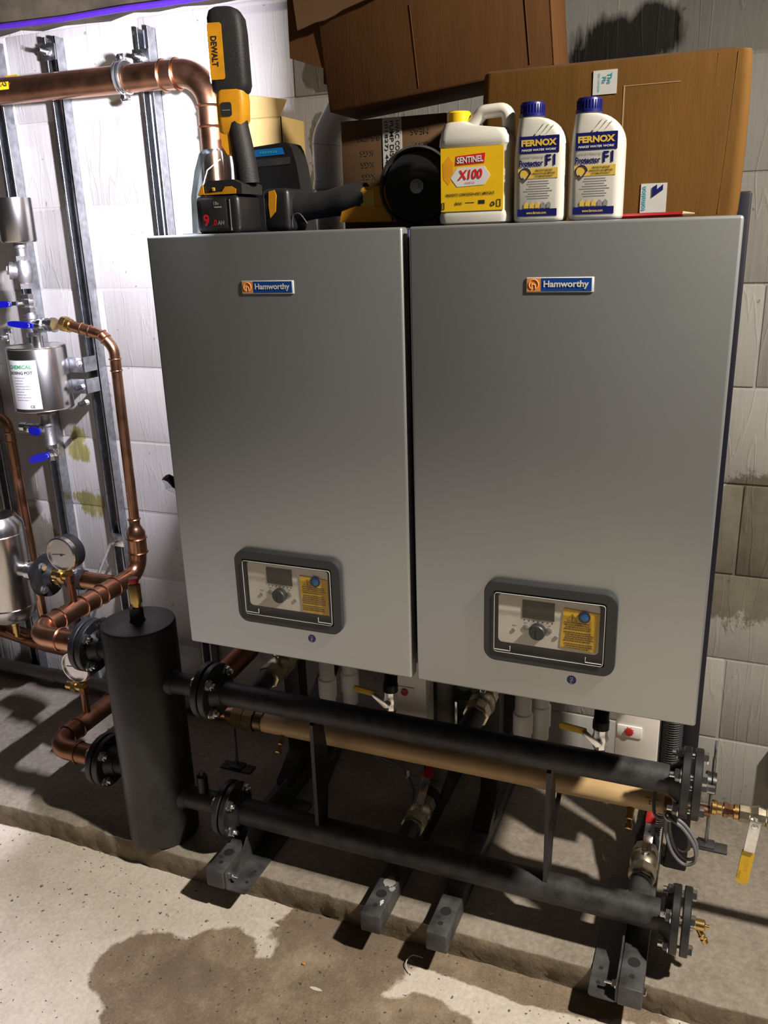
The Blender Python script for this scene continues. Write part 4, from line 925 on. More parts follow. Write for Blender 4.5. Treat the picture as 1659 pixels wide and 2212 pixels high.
build('body', M().lathe((0.487, 0.395, 0.36), Z, [(0.013, 0), (0.013, 0.03), (0.021, 0.045), (0.021, 0.062), (0.012, 0.072), (0.012, 0.085), (0.022, 0.098), (0.024, 0.120), (0.014, 0.135), (0.010, 0.145)], 20), 'black_plastic', t)
build('cap', M().lathe((0.487, 0.395, 0.505), Z, [(0.020, 0), (0.022, 0.015), (0.012, 0.022), (0.012, BZ - 0.505 + 0.011)], 18), 'green_plastic', t)
build('clip', M().bx(0.469, 0.475, 0.369, 0.375, 0.40, 0.475, 0.001), 'zinc', t)

# cables
def cable_path(pts, n=10): 
    pts = [V(p) for p in pts]; out = []
    for i in range(len(pts) - 1):
        p0 = pts[max(i - 1, 0)]; p1 = pts[i]; p2 = pts[i + 1]; p3 = pts[min(i + 2, len(pts) - 1)]
        for k in range(n):
            t_ = k / n; out.append(0.5 * ((2 * p1) + (p2 - p0) * t_ + (2 * p0 - 5 * p1 + 4 * p2 - p3) * t_ ** 2 + (3 * p1 - p0 - 3 * p2 + p3) * t_ ** 3))
    return out + [pts[-1]]
t = thing('cable_coil', 'grey cable tied in hanging loops behind the right end flanges', 'cable', (1.0, 0.20, 0.29))
for k, (dx, dz, sc_) in enumerate(((0, 0, 1.0), (0.006, 0.007, 0.93), (-0.004, 0.014, 0.84))):
    yk = 0.196 + 0.007 * k; base = V((0.975, yk, 0.398))
    pts = [V((0.973, 0.398)).to_3d(), V((0.975, 0.361)).to_3d(), V((0.990, 0.318)).to_3d(), V((1.014, 0.297)).to_3d(), V((1.034, 0.312)).to_3d(), V((1.030, 0.350)).to_3d(), V((1.005, 0.385)).to_3d(), V((0.976, 0.4005)).to_3d()]
    path = [V((base.x + (p.x - 0.975) * sc_ + dx, yk + 0.003 * math.sin(i), base.z + (p.y - 0.398) * sc_ + dz * 0.3)) for i, p in enumerate(pts)]
    build('loop', M().tube(cable_path(path), 0.0036, 8), 'cable_grey', t)
build('cable_tail', M().tube(cable_path([(0.974, 0.200, 0.400), (0.962, 0.200, 0.392), (0.948, 0.206, 0.402), (0.945, 0.24, 0.43)]), 0.0036, 8), 'cable_grey', t)
build('cable_tie', M().ring((0.975, 0.203, 0.398), V((0.5, 0, 0.8)), 0.0095, 0.0016, 16, 6), 'white_plastic', t)
t = thing('loose_cable', 'thin grey cables arching down to the red levered valve under the left boiler', 'cable', (0.3, 0.35, 0.19))
for k in range(2): build('strand', M().tube(cable_path([(0.21, 0.37, 0.34 + 0.008 * k), (0.265, 0.35, 0.288 + 0.008 * k), (0.33, 0.35, 0.268 + 0.006 * k), (0.367, 0.34, 0.232), (0.376, 0.31, 0.20)]), 0.003, 8), 'cable_grey', t)
build('cable_tie', M().ring((0.352, 0.344, 0.252), V((0.6, 0, -0.7)), 0.006, 0.0012, 14, 5).box((0.357, 0.336, 0.268), (0.006, 0.002, 0.016)), 'white_plastic', t)
t = thing('drain_cock', 'brass drain cock with an angled outlet on the lower blank flange', 'valve', (1.045, HY, HZL - 0.01))
build('body', M().lathe((1.0375, HY, HZL), X, [(0.0085, 0), (0.0085, 0.006), (0.0115, 0.008), (0.0115, 0.026), (0.009, 0.028), (0.004, 0.029), (0.004, 0.036)], 16), 'brass', t)
build('outlet', M().lathe((1.050, HY, HZL - 0.004), V((0.55, -0.3, -0.8)), [(0.006, 0), (0.006, 0.018), (0.0075, 0.020), (0.006, 0.026), (0.0075, 0.028), (0.006, 0.036)], 12), 'brass', t)
# boss on the upper blank flange
build('flange_plug', M().lathe((1.0325, HY - 0.008, HZU + 0.0), X, [(0.013, 0), (0.013, 0.010), (0.008, 0.011), (0.008, 0.024)], 6), 'zinc', hd)

# debris on the floor and the plinth
for i, (x, y, z, s, lab) in enumerate(((0.245, -0.052, 0, 0.005, 'small orange scrap lying on the stained floor'),)):
    build('orange_scrap', M().box((x, y, z + 0.0025), (s * 1.4, s, 0.005), None, 0.0015), 'badge_orange', label=lab, cat='debris')
m = M().tube(cable_path([(0.475, 0.005, 0.002), (0.462, 0.022, 0.010), (0.468, 0.045, 0.012), (0.490, 0.056, 0.002)]), 0.0013, 6)
build('plastic_strap', m, 'tape_label', label='curled clear plastic strap on the floor between the two middle rails', cat='strap')
m = M().box((0.620, 0.160, PZ + 0.0025), (0.010, 0.004, 0.004), Matrix.Rotation(0.6, 3, 'Z'), 0.0008); build('wood_chip', m, 'wood_tip', label='pale wood chip on the plinth behind the third rail', cat='debris')
rnd = random.Random(11)
for i in range(26):
    x = rnd.uniform(-0.9, 0.85); y = rnd.uniform(-0.42, 0.06)
    r = rnd.uniform(0.0018, 0.0042); m = M()
    m.lathe((x, y, 0.0), Z, [(r, 0.0), (r * 1.1, r * 0.5), (r * 0.6, r * 0.9)], 7)
    for p in m.v: p.x += rnd.uniform(-0.3, 0.3) * r; p.y += rnd.uniform(-0.3, 0.3) * r
    build('pebble', m, 'stone', label='tiny loose grit pebble on the concrete floor', cat='pebble', group='loose grit on the floor')

# ================================================================== THINGS ON TOP OF THE BOILERS
TZ = BT + 0.0006
# ---- flue pipes
t = thing('flue_pipe', 'white flue elbow rising from the left boiler between the cartons', 'flue pipe', (0.1915, 0.385, TZ))
build('pipe', M().tube(fillet([(0.1915, 0.385, TZ), (0.1915, 0.385, 1.742), (0.285, 0.385, 1.875)], 0.05, 8), 0.0295, 28), 'white_plastic', t)
build('collar', M().lathe((0.1915, 0.385, 1.640), Z, [(0.030, 0), (0.0325, 0.002), (0.0325, 0.010), (0.0312, 0.012), (0.0312, 0.020), (0.030, 0.021)], 32), 'white_plastic', t)
build('joint_ring', M().ring((0.1915, 0.385, 1.728), V((0.12, 0, 1)), 0.0297, 0.0007, 32, 6), 'dial_grey', t)
# ---- open carton, standing on a plate behind the left boiler
build('rear_shelf', M().bx(-0.15, 0.40, 0.450, 0.690, 1.5002, 1.5060, 0.001), 'black_paint', f1)
t = thing('open_carton', 'pale open carton with a raised flap behind the work light', 'carton', (-0.06, 0.60, 1.5065))
m = M(); x0, x1, y0, y1, z0, z1 = -0.135, 0.002, 0.550, 0.665, 1.5065, 1.814
m.bx(x0, x1, y0, y0 + 0.003, z0, z1); m.bx(x0, x1, y1 - 0.003, y1, z0, z1); m.bx(x0, x0 + 0.003, y0, y1, z0, z1); m.bx(x1 - 0.003, x1, y0, y1, z0, z1); m.bx(x0, x1, y0, y1, z0, z0 + 0.003)
build('box', m, 'cardboard_pale', t)
build('flap', M().prism([(x0, 0.0), (x1, 0.0), (x1 + 0.026, 0.034), (x0 - 0.012, 0.066)], (0, y0 - 0.001, z1 + 0.001), X, V((0, -0.42, 0.90)), 0.003), 'cardboard_pale', t, label='raised outer flap')
# ---- right carton
t = thing('cardboard_carton', 'large tan carton standing behind the bottles on the right boiler', 'carton', (0.80, 0.24, TZ))
m = M(); cxa, cxb, cya, cyb, cz1 = 0.600, 0.998, 0.120, 0.360, 1.7875
n = 24; secs = []
for k, (z, bx) in enumerate(((TZ, 0.0), (TZ + 0.01, 0.003), (1.60, 0.005), (1.68, 0.006), (1.75, 0.004), (cz1 - 0.004, 0.001), (cz1, -0.002))):
    pts = rr(cxb - cxa, cyb - cya, 0.015, 5, (cxa + cxb) / 2, (cya + cyb) / 2); lean = (z - TZ) * 0.012
    secs.append([V((px + (bx if px > 0.8 else -bx) * 0.6 + (lean if px > 0.8 else 0), py - (bx * math.sin(PI * min(1, max(0, (px - cxa) / (cxb - cxa)))) if py < 0.2 else 0), z)) for px, py in pts])
m.loft(secs); build('body', m, 'cardboard', t, ang=25)
m = M(); m.bx(cxa + 0.01, cxb - 0.02, cya + 0.002, cya + 0.007, cz1 - 0.001, cz1 + 0.003); build('top_flap_edge', m, 'cardboard_brown', t)
for px, w_ in ((0.945, 0.0009), (0.972, 0.0012)):
    build('crease', M().tube([(px, cya + 0.0004, TZ + 0.004), (px + 0.005, cya + 0.0002, 1.66), (px + 0.010, cya + 0.0004, cz1 - 0.004)], w_, 6), 'cardboard', t)
fy = cya - 0.0006
lb = build('tape_label', M().bx(0.776, 0.812, fy - 0.0008, fy + 0.004, 1.742, 1.776), 'tape_label', t)
m = M().text('The', (0.801, fy - 0.001, 1.764), -Z, X, None, 0.007, 0.01); m.text('Pla', (0.793, fy - 0.001, 1.762), -Z, X, None, 0.006, 0.01); m.text('the complete', (0.785, fy - 0.001, 1.759), -Z, X, 0.026); build('lettering', m, 'cyan_print', lb)
lb = build('shipping_label', M().bx(0.857, 0.896, fy - 0.0010, fy + 0.005, 1.567, 1.610), 'tape_label', t, label='white label with dark blue arrow')
build('lettering', M().text('tomation', (0.8615, fy - 0.0012, 1.588), Z, -X, 0.036, 0.0075, 0.01), 'cyan_print', lb)
build('arrow_mark', M().prism([(0.874, 1.589), (0.890, 1.600), (0.890, 1.608), (0.881, 1.601), (0.881, 1.608), (0.874, 1.604)], (0, fy - 0.0014, 0), X, Z, 0.0005), 'navy_print', lb)
m = M().ring((0.718, fy + 0.0016, 1.760), Y, 0.0085, 0.0008, 20, 5); m.text('sdn', (0.718, fy + 0.0014, 1.759), X, Z, 0.011, None, 0.02); build('stamp', m, 'faded_print', t)
build('clear_tape', M().bx(0.8225, 0.8245, fy - 0.0004, fy + 0.003, 1.60, 1.752).bx(0.822, 0.905, fy - 0.0003, fy + 0.004, 1.7505, 1.7515), 'clear_tape', t)
# ---- small stamped carton
t = thing('stamped_carton', 'small brown carton with stamped print behind the angle grinder', 'carton', (0.43, 0.28, TZ))
build('body', M().bx(0.291, 0.500, 0.240, 0.335, TZ, 1.7515, 0.002), 'cardboard_brown', t)
m = M()
for s_, px, pz in (('KGS', 0.344, 1.694), ('KGS', 0.345, 1.674), ('KGS', 0.347, 1.653), ('9.5 CM', 0.350, 1.720), ('MEAS', 0.450, 1.725), ('G.W.', 0.452, 1.702)):
    build('stamped_print', M().text(s_, (px, 0.2392, pz), -X, -Z, None, 0.0105, 0.0, 0.0002), 'faded_print', t)
lb = build('address_label', M().bx(0.376, 0.414, 0.2388, 0.2405, 1.650, 1.7505), 'tape_label', t)
m = M()
for i, s_ in enumerate(('HVAC CONTROL', 'PUMP DISTRIB', '(01827) 4497')): m.text(s_, (0.4055 - i * 0.0112, 0.2386, 1.7005), -Z, X, 0.090, 0.0082, 0.01, 0.0002)
build('lettering', m, 'black_print', lb)
# ---- big dark carton leaning across the two
t = thing('leaning_carton', 'big dark carton with torn open flaps tilted on top of the other cartons', 'carton', (0.48, 0.27, 1.78))
ang = math.radians(5.45); U = V((math.cos(ang), 0, math.sin(ang))); Wv = V((-math.sin(ang), 0, math.cos(ang))); O = V((0.289, 0.200, 1.763)); L_, Hh, Dd = 0.412, 0.235, 0.135
def bc(a, y, b): return O + U * a + Wv * b + V((0, y, 0))
m = M(); rot = Matrix((U, Y, Wv)).transposed()
m.box(bc(L_ / 2, 0.002, Hh / 2), (L_, 0.004, Hh), rot, 0.001); m.box(bc(L_ / 2, Dd - 0.002, Hh / 2), (L_, 0.004, Hh), rot, 0.001)
m.box(bc(L_ / 2, Dd / 2, 0.002), (L_, Dd, 0.004), rot, 0.001); m.box(bc(L_ - 0.002, Dd / 2, Hh / 2), (0.004, Dd, Hh), rot, 0.001); m.box(bc(L_ / 2, Dd / 2, Hh - 0.002), (L_, Dd, 0.004), rot, 0.001)
build('body', m, 'cardboard_dark', t, label='dark brown carton body')
build('end_flap', M().prism([(0, 0), (-0.070, 0.030), (-0.072, 0.150), (-0.006, 0.150)], bc(-0.001, 0.006, 0.074), U, V((0, 0.05, 1)), 0.004), 'cardboard_dark', t)
build('end_flap', M().prism([(0, 0), (-0.050, 0.020), (-0.050, 0.140), (0.0, 0.150)], bc(-0.001, 0.10, 0.05), U, V((0, 0.05, 1)), 0.004), 'cardboard_dark', t)
pts = [(-0.040, 0.142)]; rnd = random.Random(2)
for i in range(1, 22): pts.append((-0.040 + 0.0185 * i, 0.142 + 0.0030 * i + rnd.uniform(-0.0018, 0.0018) - 0.002))
pts += [(0.36, 0.235), (-0.042, 0.235)]
build('front_flap', M().prism(pts, bc(0, -0.0045, 0), U, Wv, 0.004), 'cardboard_brown', t, label='torn flap folded over the front', ang=60)
for a in (0.175, 0.372): build('fold_line', M().tube([bc(a, -0.0004, 0.01), bc(a - 0.002, -0.0006, Hh * 0.60)], 0.0008, 6), 'cardboard_dark', t)
build('hanging_scrap', M().prism([(0, 0.10), (0.012, 0.0), (0.024, 0.10)], V((0.715, 0.350, 1.934)), X, V((0, 0, 1)), 0.003), 'cardboard_dark', t)

# ---- chemical bottles
def shoulders(x0, x1, yc, w_y, zs, r=0.012):
    pass
def bottle_f1(xa, yc, label):
    t = thing('chemical_bottle', label, 'bottle', (xa + 0.04, yc, TZ), 'white bottles with blue caps')
    W_, D_ = 0.079, 0.050; secs = []; H_ = 0.150
    R_ = 0.044
    zs = [0.0, 0.002, 0.006, 0.05, 0.095] + [0.106 + 0.044 * math.sin(q) for q in [PI / 2 * i / 9 for i in range(10)]]
    for z in zs:
        ins = 0.004 if z == 0 else (0.001 if z == 0.002 else 0.0)
        xr_ = xa + W_ - ins
        if z > 0.106: xr_ = xa + W_ - R_ + R_ * math.cos(math.asin(min(1, (z - 0.106) / 0.044))); 
        xl = xa + ins + (max(0, z - 0.10) * 0.10); dd = D_ - 2 * ins - max(0, z - 0.12) * 0.25
        xr_ = max(xr_, xl + 0.03)
        secs.append([V((px, py, TZ + z)) for px, py in rr(xr_ - xl, dd, min(0.013, dd * 0.3), 4, (xl + xr_) / 2, yc)])
    m = M().loft(secs); build('body', m, 'bottle_white', t, ang=50)
    m = M()
    for i in range(3):
        q0 = V((xa + 0.034 + i * 0.007, yc - D_ / 2 + 0.0002, TZ + 0.1255 - 0.0015 * i)); pts = [q0 + V((0.013 * s_, 0.0016 * s_, 0.014 * s_ ** 1.2)) for s_ in [k / 6 for k in range(7)]]
        m.tube(pts, 0.0011, 6)
    build('grip_ribs', m, 'bottle_white', t)
    cx = xa + 0.0235
    build('neck', M().cyl((cx, yc, TZ + 0.146), (cx, yc, TZ + 0.153), 0.0165, n=24), 'bottle_white', t)
    m = M().lathe((cx, yc, TZ + 0.152), Z, [(0.0195, 0), (0.0195, 0.004), (0.0180, 0.005), (0.0180, 0.018), (0.0165, 0.0205)], 28)
    for i in range(28):
        a = 2 * PI * i / 28; m.cyl((cx + 0.0180 * math.cos(a), yc + 0.0180 * math.sin(a), TZ + 0.157), (cx + 0.0180 * math.cos(a), yc + 0.0180 * math.sin(a), TZ + 0.169), 0.0009, n=5)
    build('cap', m, 'cap_navy', t, label='navy blue screw cap')
    yf = yc - D_ / 2
    x0, x1 = xa + 0.0095, xa + 0.0705
    b1 = build('brand_band', M().bx(x0, x1, yf - 0.0005, yf + 0.001, TZ + 0.099, TZ + 0.123), 'navy_print', t)
    build('lettering', M().text('FERNOX', ((x0 + x1) / 2, yf - 0.0006, TZ + 0.1135), X, Z, 0.054, 0.0095, 0.05), 'gold_print', b1)
    build('lettering', M().text('MAKES WATER WORK', ((x0 + x1) / 2, yf - 0.0006, TZ + 0.1035), X, Z, 0.053, 0.0032, 0.03, shear=0.2), 'paper', b1)
    m = M(); m.text('Protector', (x0 + 0.019, yf - 0.0003, TZ + 0.0850), X, Z, 0.037, 0.0092, 0.03); m.text('F1', (x0 + 0.0485, yf - 0.0003, TZ + 0.0885), X, Z, 0.0150, 0.0155, 0.03); build('lettering', m, 'navy_print', t)
    build('lettering', M().text('Central Heating', (x0 + 0.0195, yf - 0.0003, TZ + 0.0935), X, Z, 0.037, 0.0050), 'grey_print', t)
    yb = build('yellow_band', M().bx(x0 - 0.001, x1 - 0.001, yf - 0.0004, yf + 0.001, TZ + 0.063, TZ + 0.0775), 'gold_print', t)
    m = M()
    for i, s_ in enumerate(('PREVENTS BOILER', 'BREAKDOWN AND IMPROVES', 'SYSTEM EFFICIENCY')): m.text(s_, (x0 + 0.039, yf - 0.0006, TZ + 0.0743 - i * 0.0041), X, Z, (0.026, 0.034, 0.028)[i], 0.0026, 0.02)
    build('lettering', m, 'black_print', yb)
    cc = V((x0 + 0.010, yf - 0.0005, TZ + 0.0695)); m = M(); m.tube([cc + V((0.0085 * math.sin(a), 0, 0.0085 * math.cos(a))) for a in [math.radians(-150 + 240 * i / 18) for i in range(19)]], 0.0009, 5); m.tube([cc + V((-0.003, -0.0003, -0.004)), cc + V((0.001, -0.0003, -0.009)), cc + V((0.009, -0.0003, 0.002))], 0.0009, 5); build('tick_mark', m, 'navy_print', yb)
    m = M(); rnd = random.Random(4)
    for i in range(8):
        z = TZ + 0.0585 - i * 0.0035; w2 = (0.031, 0.034, 0.028, 0.036, 0.044, 0.03, 0.036, 0.032)[i] / 2; a = -w2
        while a < w2:
            l = rnd.uniform(0.002, 0.006); m.bx((x0 + x1) / 2 + a, (x0 + x1) / 2 + min(a + l, w2), yf - 0.0003, yf + 0.0002, z, z + 0.0011); a += l + 0.0008
    build('small_print', m, 'grey_print', t)
    for i in range(5):
        cxi = x0 + 0.0125 + i * 0.0088; m = M().prism([(cxi - 0.0033, TZ + 0.0205), (cxi + 0.0033, TZ + 0.0205), (cxi + 0.0033, TZ + 0.0262), (cxi, TZ + 0.0295), (cxi - 0.0033, TZ + 0.0262)], (0, yf - 0.0004, 0), X, Z, 0.0005)
        build('icon', m, 'gold_print' if i < 3 else 'grey_print', t)
    b2 = build('footer_band', M().bx(x0 - 0.001, x1 - 0.001, yf - 0.0005, yf + 0.001, TZ + 0.0085, TZ + 0.0190), 'navy_print', t)
    build('lettering', M().text('www.fernox.com', ((x0 + x1) / 2 - 0.002, yf - 0.0006, TZ + 0.0137), X, Z, 0.031, 0.0042, 0.02), 'gold_print', b2)
    return t
bottle_f1(0.6735, 0.055, 'white bottle with navy cap standing in the middle, beside the yellow labelled can')
bottle_f1(0.7580, 0.060, 'white bottle with navy cap standing rightmost, next to the red pencil')
t = thing('chemical_can', 'white plastic can with a handle, yellow cap and yellow front label', 'bottle', (0.609, 0.065, TZ))
xa, yc, W_, D_ = 0.5500, 0.066, 0.1180, 0.066
secs = []
for z, il, ir, dd in ((0, 0.006, 0.006, 0.054), (0.003, 0.001, 0.001, 0.064), (0.012, 0.0, 0.0, 0.066), (0.0175, 0.001, 0.001, 0.064), (0.020, 0.002, 0.002, 0.062), (0.115, 0.002, 0.002, 0.062), (0.118, 0.0, 0.0, 0.066), (0.128, 0.001, 0.001, 0.064), (0.140, 0.003, 0.012, 0.058), (0.147, 0.005, 0.060, 0.050), (0.152, 0.007, 0.070, 0.044), (0.154, 0.010, 0.074, 0.036)):
    secs.append([V((px, py, TZ + z)) for px, py in rr(W_ - il - ir, dd, 0.014, 4, xa + (W_ + il - ir) / 2, yc)])
build('body', M().loft(secs), 'bottle_white', t, ang=50)
m = M(); hp = fillet([(xa + 0.040, yc, TZ + 0.140), (xa + 0.066, yc, TZ + 0.1665), (xa + 0.1065, yc, TZ + 0.1680), (xa + 0.1085, yc, TZ + 0.120)], 0.013, 6)
m.tube(hp, [0.0105] * len(hp), 14)
for p in m.v: p.y = yc + (p.y - yc) * 1.25
build('handle', m, 'bottle_white', t, ang=60)
build('cap', M().lathe((xa + 0.0265, yc, TZ + 0.153), Z, [(0.0165, 0), (0.0190, 0.001), (0.0190, 0.014), (0.0170, 0.0165)], 30), 'yellow_plastic', t, label='yellow screw cap')
yf = yc - 0.0315
lb = build('front_label', M().bx(xa + 0.0060, xa + 0.1080, yf - 0.0010, yf + 0.001, TZ + 0.0205, TZ + 0.1145), 'yellow_plastic', t, label='yellow printed label'); yf -= 0.0010
lx = lambda a: xa + 0.006 + 0.102 * a
build('red_panel', M().prism([(lx(0.235), TZ + 0.0885), (lx(0.70), TZ + 0.0905), (lx(0.715), TZ + 0.1050), (lx(0.25), TZ + 0.1020)], (0, yf, 0), X, Z, 0.0004), 'red_print', lb)
build('lettering', M().text('SENTINEL', (lx(0.475), yf - 0.0006, TZ + 0.0965), V((1, 0, 0.035)), Z, 0.043, 0.0095, 0.03), 'paper', lb)
build('white_panel', M().prism([(lx(0.16), TZ + 0.0705), (lx(0.265), TZ + 0.0850), (lx(0.70), TZ + 0.0860), (lx(0.795), TZ + 0.0720), (lx(0.70), TZ + 0.0585), (lx(0.265), TZ + 0.0570)], (0, yf, 0), X, Z, 0.0004), 'paper', lb)
build('lettering', M().text('X100', (lx(0.475), yf - 0.0006, TZ + 0.0745), V((1, 0, 0.03)), Z, 0.040, 0.0145, 0.03, shear=0.15), 'red_print', lb)
m = M().text('INHIBITOR', (lx(0.475), yf - 0.0006, TZ + 0.0622), X, Z, 0.016, 0.0026); build('lettering', m, 'red_print', lb)
m = M().text('PREVENTS CORROSION AND LIMESCALE', (lx(0.475), yf - 0.0003, TZ + 0.0455), V((1, 0, 0.02)), Z, 0.079, 0.0042, 0.02); m.text('BAXI', (lx(0.29), yf - 0.0003, TZ + 0.0320), X, Z, 0.011, 0.0040, 0.03); m.bx(lx(0.40), lx(0.54), yf - 0.0003, yf + 0.0002, TZ + 0.0322, TZ + 0.0332)
m.ring((lx(0.84), yf - 0.0003, TZ + 0.030), Y, 0.0028, 0.0006, 14, 4); m.tube([(lx(0.905), yf - 0.0003, TZ + 0.026), (lx(0.96), yf - 0.0003, TZ + 0.026), (lx(0.96), yf - 0.0003, TZ + 0.036), (lx(0.905), yf - 0.0003, TZ + 0.036)], 0.0004, 4, closed=True); m.tube([(lx(0.02), yf - 0.0003, TZ + 0.024), (lx(0.055), yf - 0.0003, TZ + 0.024), (lx(0.055), yf - 0.0003, TZ + 0.034), (lx(0.02), yf - 0.0003, TZ + 0.034)], 0.0004, 4, closed=True)
build('lettering', m, 'black_print', lb)
i_ = build('badge_panel', M().bx(lx(0.61), lx(0.71), yf - 0.0004, yf + 0.0002, TZ + 0.0305, TZ + 0.0360), 'black_print', lb)
build('shield_mark', M().prism([(lx(0.03), TZ + 0.092), (lx(0.13), TZ + 0.103), (lx(0.21), TZ + 0.092), (lx(0.20), TZ + 0.070), (lx(0.12), TZ + 0.060), (lx(0.04), TZ + 0.070)], (0, yf, 0), X, Z, 0.0002), 'tool_yellow', lb)
# ---- pencil
t = thing('red_pencil', 'red pencil lying on the right boiler in front of the tan carton', 'pencil', (0.89, 0.035, TZ))
build('shaft', M().lathe((0.800, 0.094, TZ + 0.0040), V((0.125, -0.052, 0)), [(0.004, 0), (0.004, 0.138)], 6), 'red_plastic', t)
d = V((0.125, -0.052, 0)).normalized(); e = V((0.800, 0.094, TZ + 0.0040)) + d * 0.138
build('sharpened_tip', M().lathe(e, d, [(0.0038, 0), (0.0008, 0.018)], 10), 'wood_tip', t)
build('lead', M().lathe(e + d * 0.0175, d, [(0.0009, 0), (0.0, 0.004)], 8), 'black_print', t)

# ---- work light
wl = thing('work_light', 'yellow and black cordless work light standing on its battery, shining at the wall', 'work light', (0.15, 0.06, TZ))
m = M().bx(0.100, 0.190, 0.016, 0.100, TZ, TZ + 0.064, 0.010, 3); bt = build('battery', m, 'black_plastic', wl, label='black slide battery pack')
m = M(); m.bx(0.1135, 0.1660, 0.0152, 0.017, TZ + 0.008, TZ + 0.058, 0.0006); build('label_plate', m, 'black_print', bt)
m = M().text('9', (0.1235, 0.0149, TZ + 0.0225), X, Z, None, 0.0200, 0.03); m.text('.0', (0.1405, 0.0149, TZ + 0.0180), X, Z, None, 0.0100, 0.03); build('lettering', m, 'red_print', bt)
m = M().text('AH', (0.1530, 0.0149, TZ + 0.0175), X, Z, None, 0.0070, 0.02, shear=0.15); m.text('18v', (0.1465, 0.0149, TZ + 0.0500), X, Z, None, 0.0062, 0.02); m.bx(0.1415, 0.1560, 0.0147, 0.0152, TZ + 0.0425, TZ + 0.0448); build('lettering', m, 'dial_grey', bt)
m = M().bx(0.1725, 0.1740, 0.0152, 0.0170, TZ + 0.004, TZ + 0.056); build('side_rib', m, 'grey_print', bt)
m = M(); m.prism([(0.107, 0.064), (0.118, 0.0665), (0.196, 0.064), (0.196, 0.080), (0.180, 0.088), (0.128, 0.088), (0.116, 0.080)], (0, 0.094, TZ), X, Z, 0.072); build('foot', m, 'black_rubber', wl, ang=30)
m = M(); m.prism([(0.1065, 0.0648), (0.1200, 0.0655), (0.1195, 0.082), (0.1155, 0.080)], (0, 0.0205, TZ), X, Z, 0.0012); m.prism([(0.1200, 0.0648), (0.185, 0.0648), (0.1865, 0.072), (0.178, 0.077), (0.165, 0.077), (0.158, 0.069), (0.120, 0.067)], (0, 0.0200, TZ), X, Z, 0.0012); build('foot_trim', m, 'tool_yellow', wl)
build('lock_mark', M().bx(0.1370, 0.1430, 0.0195, 0.0215, TZ + 0.0705, TZ + 0.0765, 0.001), 'gold_print', wl)
g = M(); gpts = [(0.1870, 0.060, TZ + 0.082), (0.1850, 0.060, TZ + 0.110), (0.1800, 0.060, TZ + 0.145), (0.1755, 0.060, TZ + 0.172), (0.1740, 0.060, TZ + 0.186)]
g.tube(cable_path(gpts, 4), [0.0212 - 0.0024 * (i / 16) for i in range(17)], 18); build('grip', g, 'black_rubber', wl, label='black rubber grip')
build('trigger', M().box((0.1610, 0.058, TZ + 0.150), (0.012, 0.014, 0.013), None, 0.005), 'black_rubber', wl)
phi = math.radians(15.5); ux = V((math.cos(phi), math.sin(phi), 0)); uy = V((-math.sin(phi), math.cos(phi), 0)); HC = V((0.168, 0.062, 0))
def hl(a, b, z): return HC + ux * a + uy * b + V((0, 0, z))
rotH = Matrix((ux, uy, Z)).transposed()
secs = []
for z, w_, d_, cx in ((1.716, 0.026, 0.030, -0.010), (1.728, 0.044, 0.040, -0.003), (1.738, 0.046, 0.044, -0.002), (1.745, 0.050, 0.046, 0.0), (1.775, 0.052, 0.047, 0.001), (1.800, 0.046, 0.046, 0.002)):
    secs.append([hl(px, py, z) for px, py in rr(w_, d_, 0.010, 4, cx, 0)])
build('neck', M().loft(secs), 'tool_yellow', wl, label='yellow swivel neck', ang=40)
build('front_spine', M().prism([(-0.0215, 0.030), (-0.010, 0.032), (0.002, 0.0), (0.0, -0.010), (-0.012, -0.012), (-0.0215, 0.004)], hl(0, -0.017, 1.700), ux, Z, -0.034), 'tool_yellow', wl)
build('logo_plate', M().prism(rr(0.019, 0.022, 0.004, 4), hl(-0.006, -0.0236, 1.760), ux, Z, 0.0008), 'black_print', wl)
build('worn_print', M().prism([(-0.007, 0.000), (0.007, 0.000), (0.007, 0.0012), (-0.007, 0.0012)], hl(-0.006, -0.0246, 1.758), ux, Z, 0.0004), 'grey_print', wl)
m = M(); secs = []
for z, w_, d_, cx in ((1.786, 0.052, 0.040, 0.000), (1.790, 0.060, 0.046, 0.000), (1.800, 0.064, 0.050, 0.001), (1.880, 0.062, 0.050, 0.001), (1.902, 0.060, 0.048, 0.000), (1.913, 0.050, 0.042, -0.002), (1.918, 0.034, 0.030, -0.004)):
    secs.append([hl(px, py, z) for px, py in rr(w_, d_, 0.012, 4, cx, 0)])
build('lamp_head', m.loft(secs), 'black_rubber', wl, label='black rubber covered lamp head', ang=40)
build('side_panel', M().prism(rr(0.0250, 0.086, 0.004, 4, -0.0155, 0), hl(0, -0.0247, 1.849), ux, Z, 0.0016), 'tool_yellow', wl, label='yellow side panel')
build('lettering', M().text('DEWALT', hl(-0.0175, -0.0265, 1.849), -Z, ux, 0.046, 0.0105, 0.03), 'black_print', wl)
build('led_lens', M().prism(rr(0.034, 0.092, 0.006, 4), hl(-0.0320, 0, 1.849), -uy, Z, -0.0014), 'led_panel', wl, label='bright white lamp lens')
le = bpy.data.lights.new('work_light_led', 'AREA'); le.shape = 'RECTANGLE'; le.size = 0.030; le.size_y = 0.085; le.energy = 86.0; le.color = (0.89, 0.86, 1.0)
lo2 = bpy.data.objects.new('work_light_led', le); col.objects.link(lo2)
nrm = -ux; lo2.matrix_world = Matrix.Translation(hl(-0.036, 0, 1.849)) @ Matrix((uy.cross(Z) * 0 + uy, Z, -nrm)).transposed().to_4x4() if False else Matrix.Translation(hl(-0.036, 0, 1.849)) @ nrm.to_track_quat('-Z', 'Z').to_matrix().to_4x4()
lo2.parent = wl; lo2.matrix_parent_inverse = Matrix.Translation(-WL[wl])

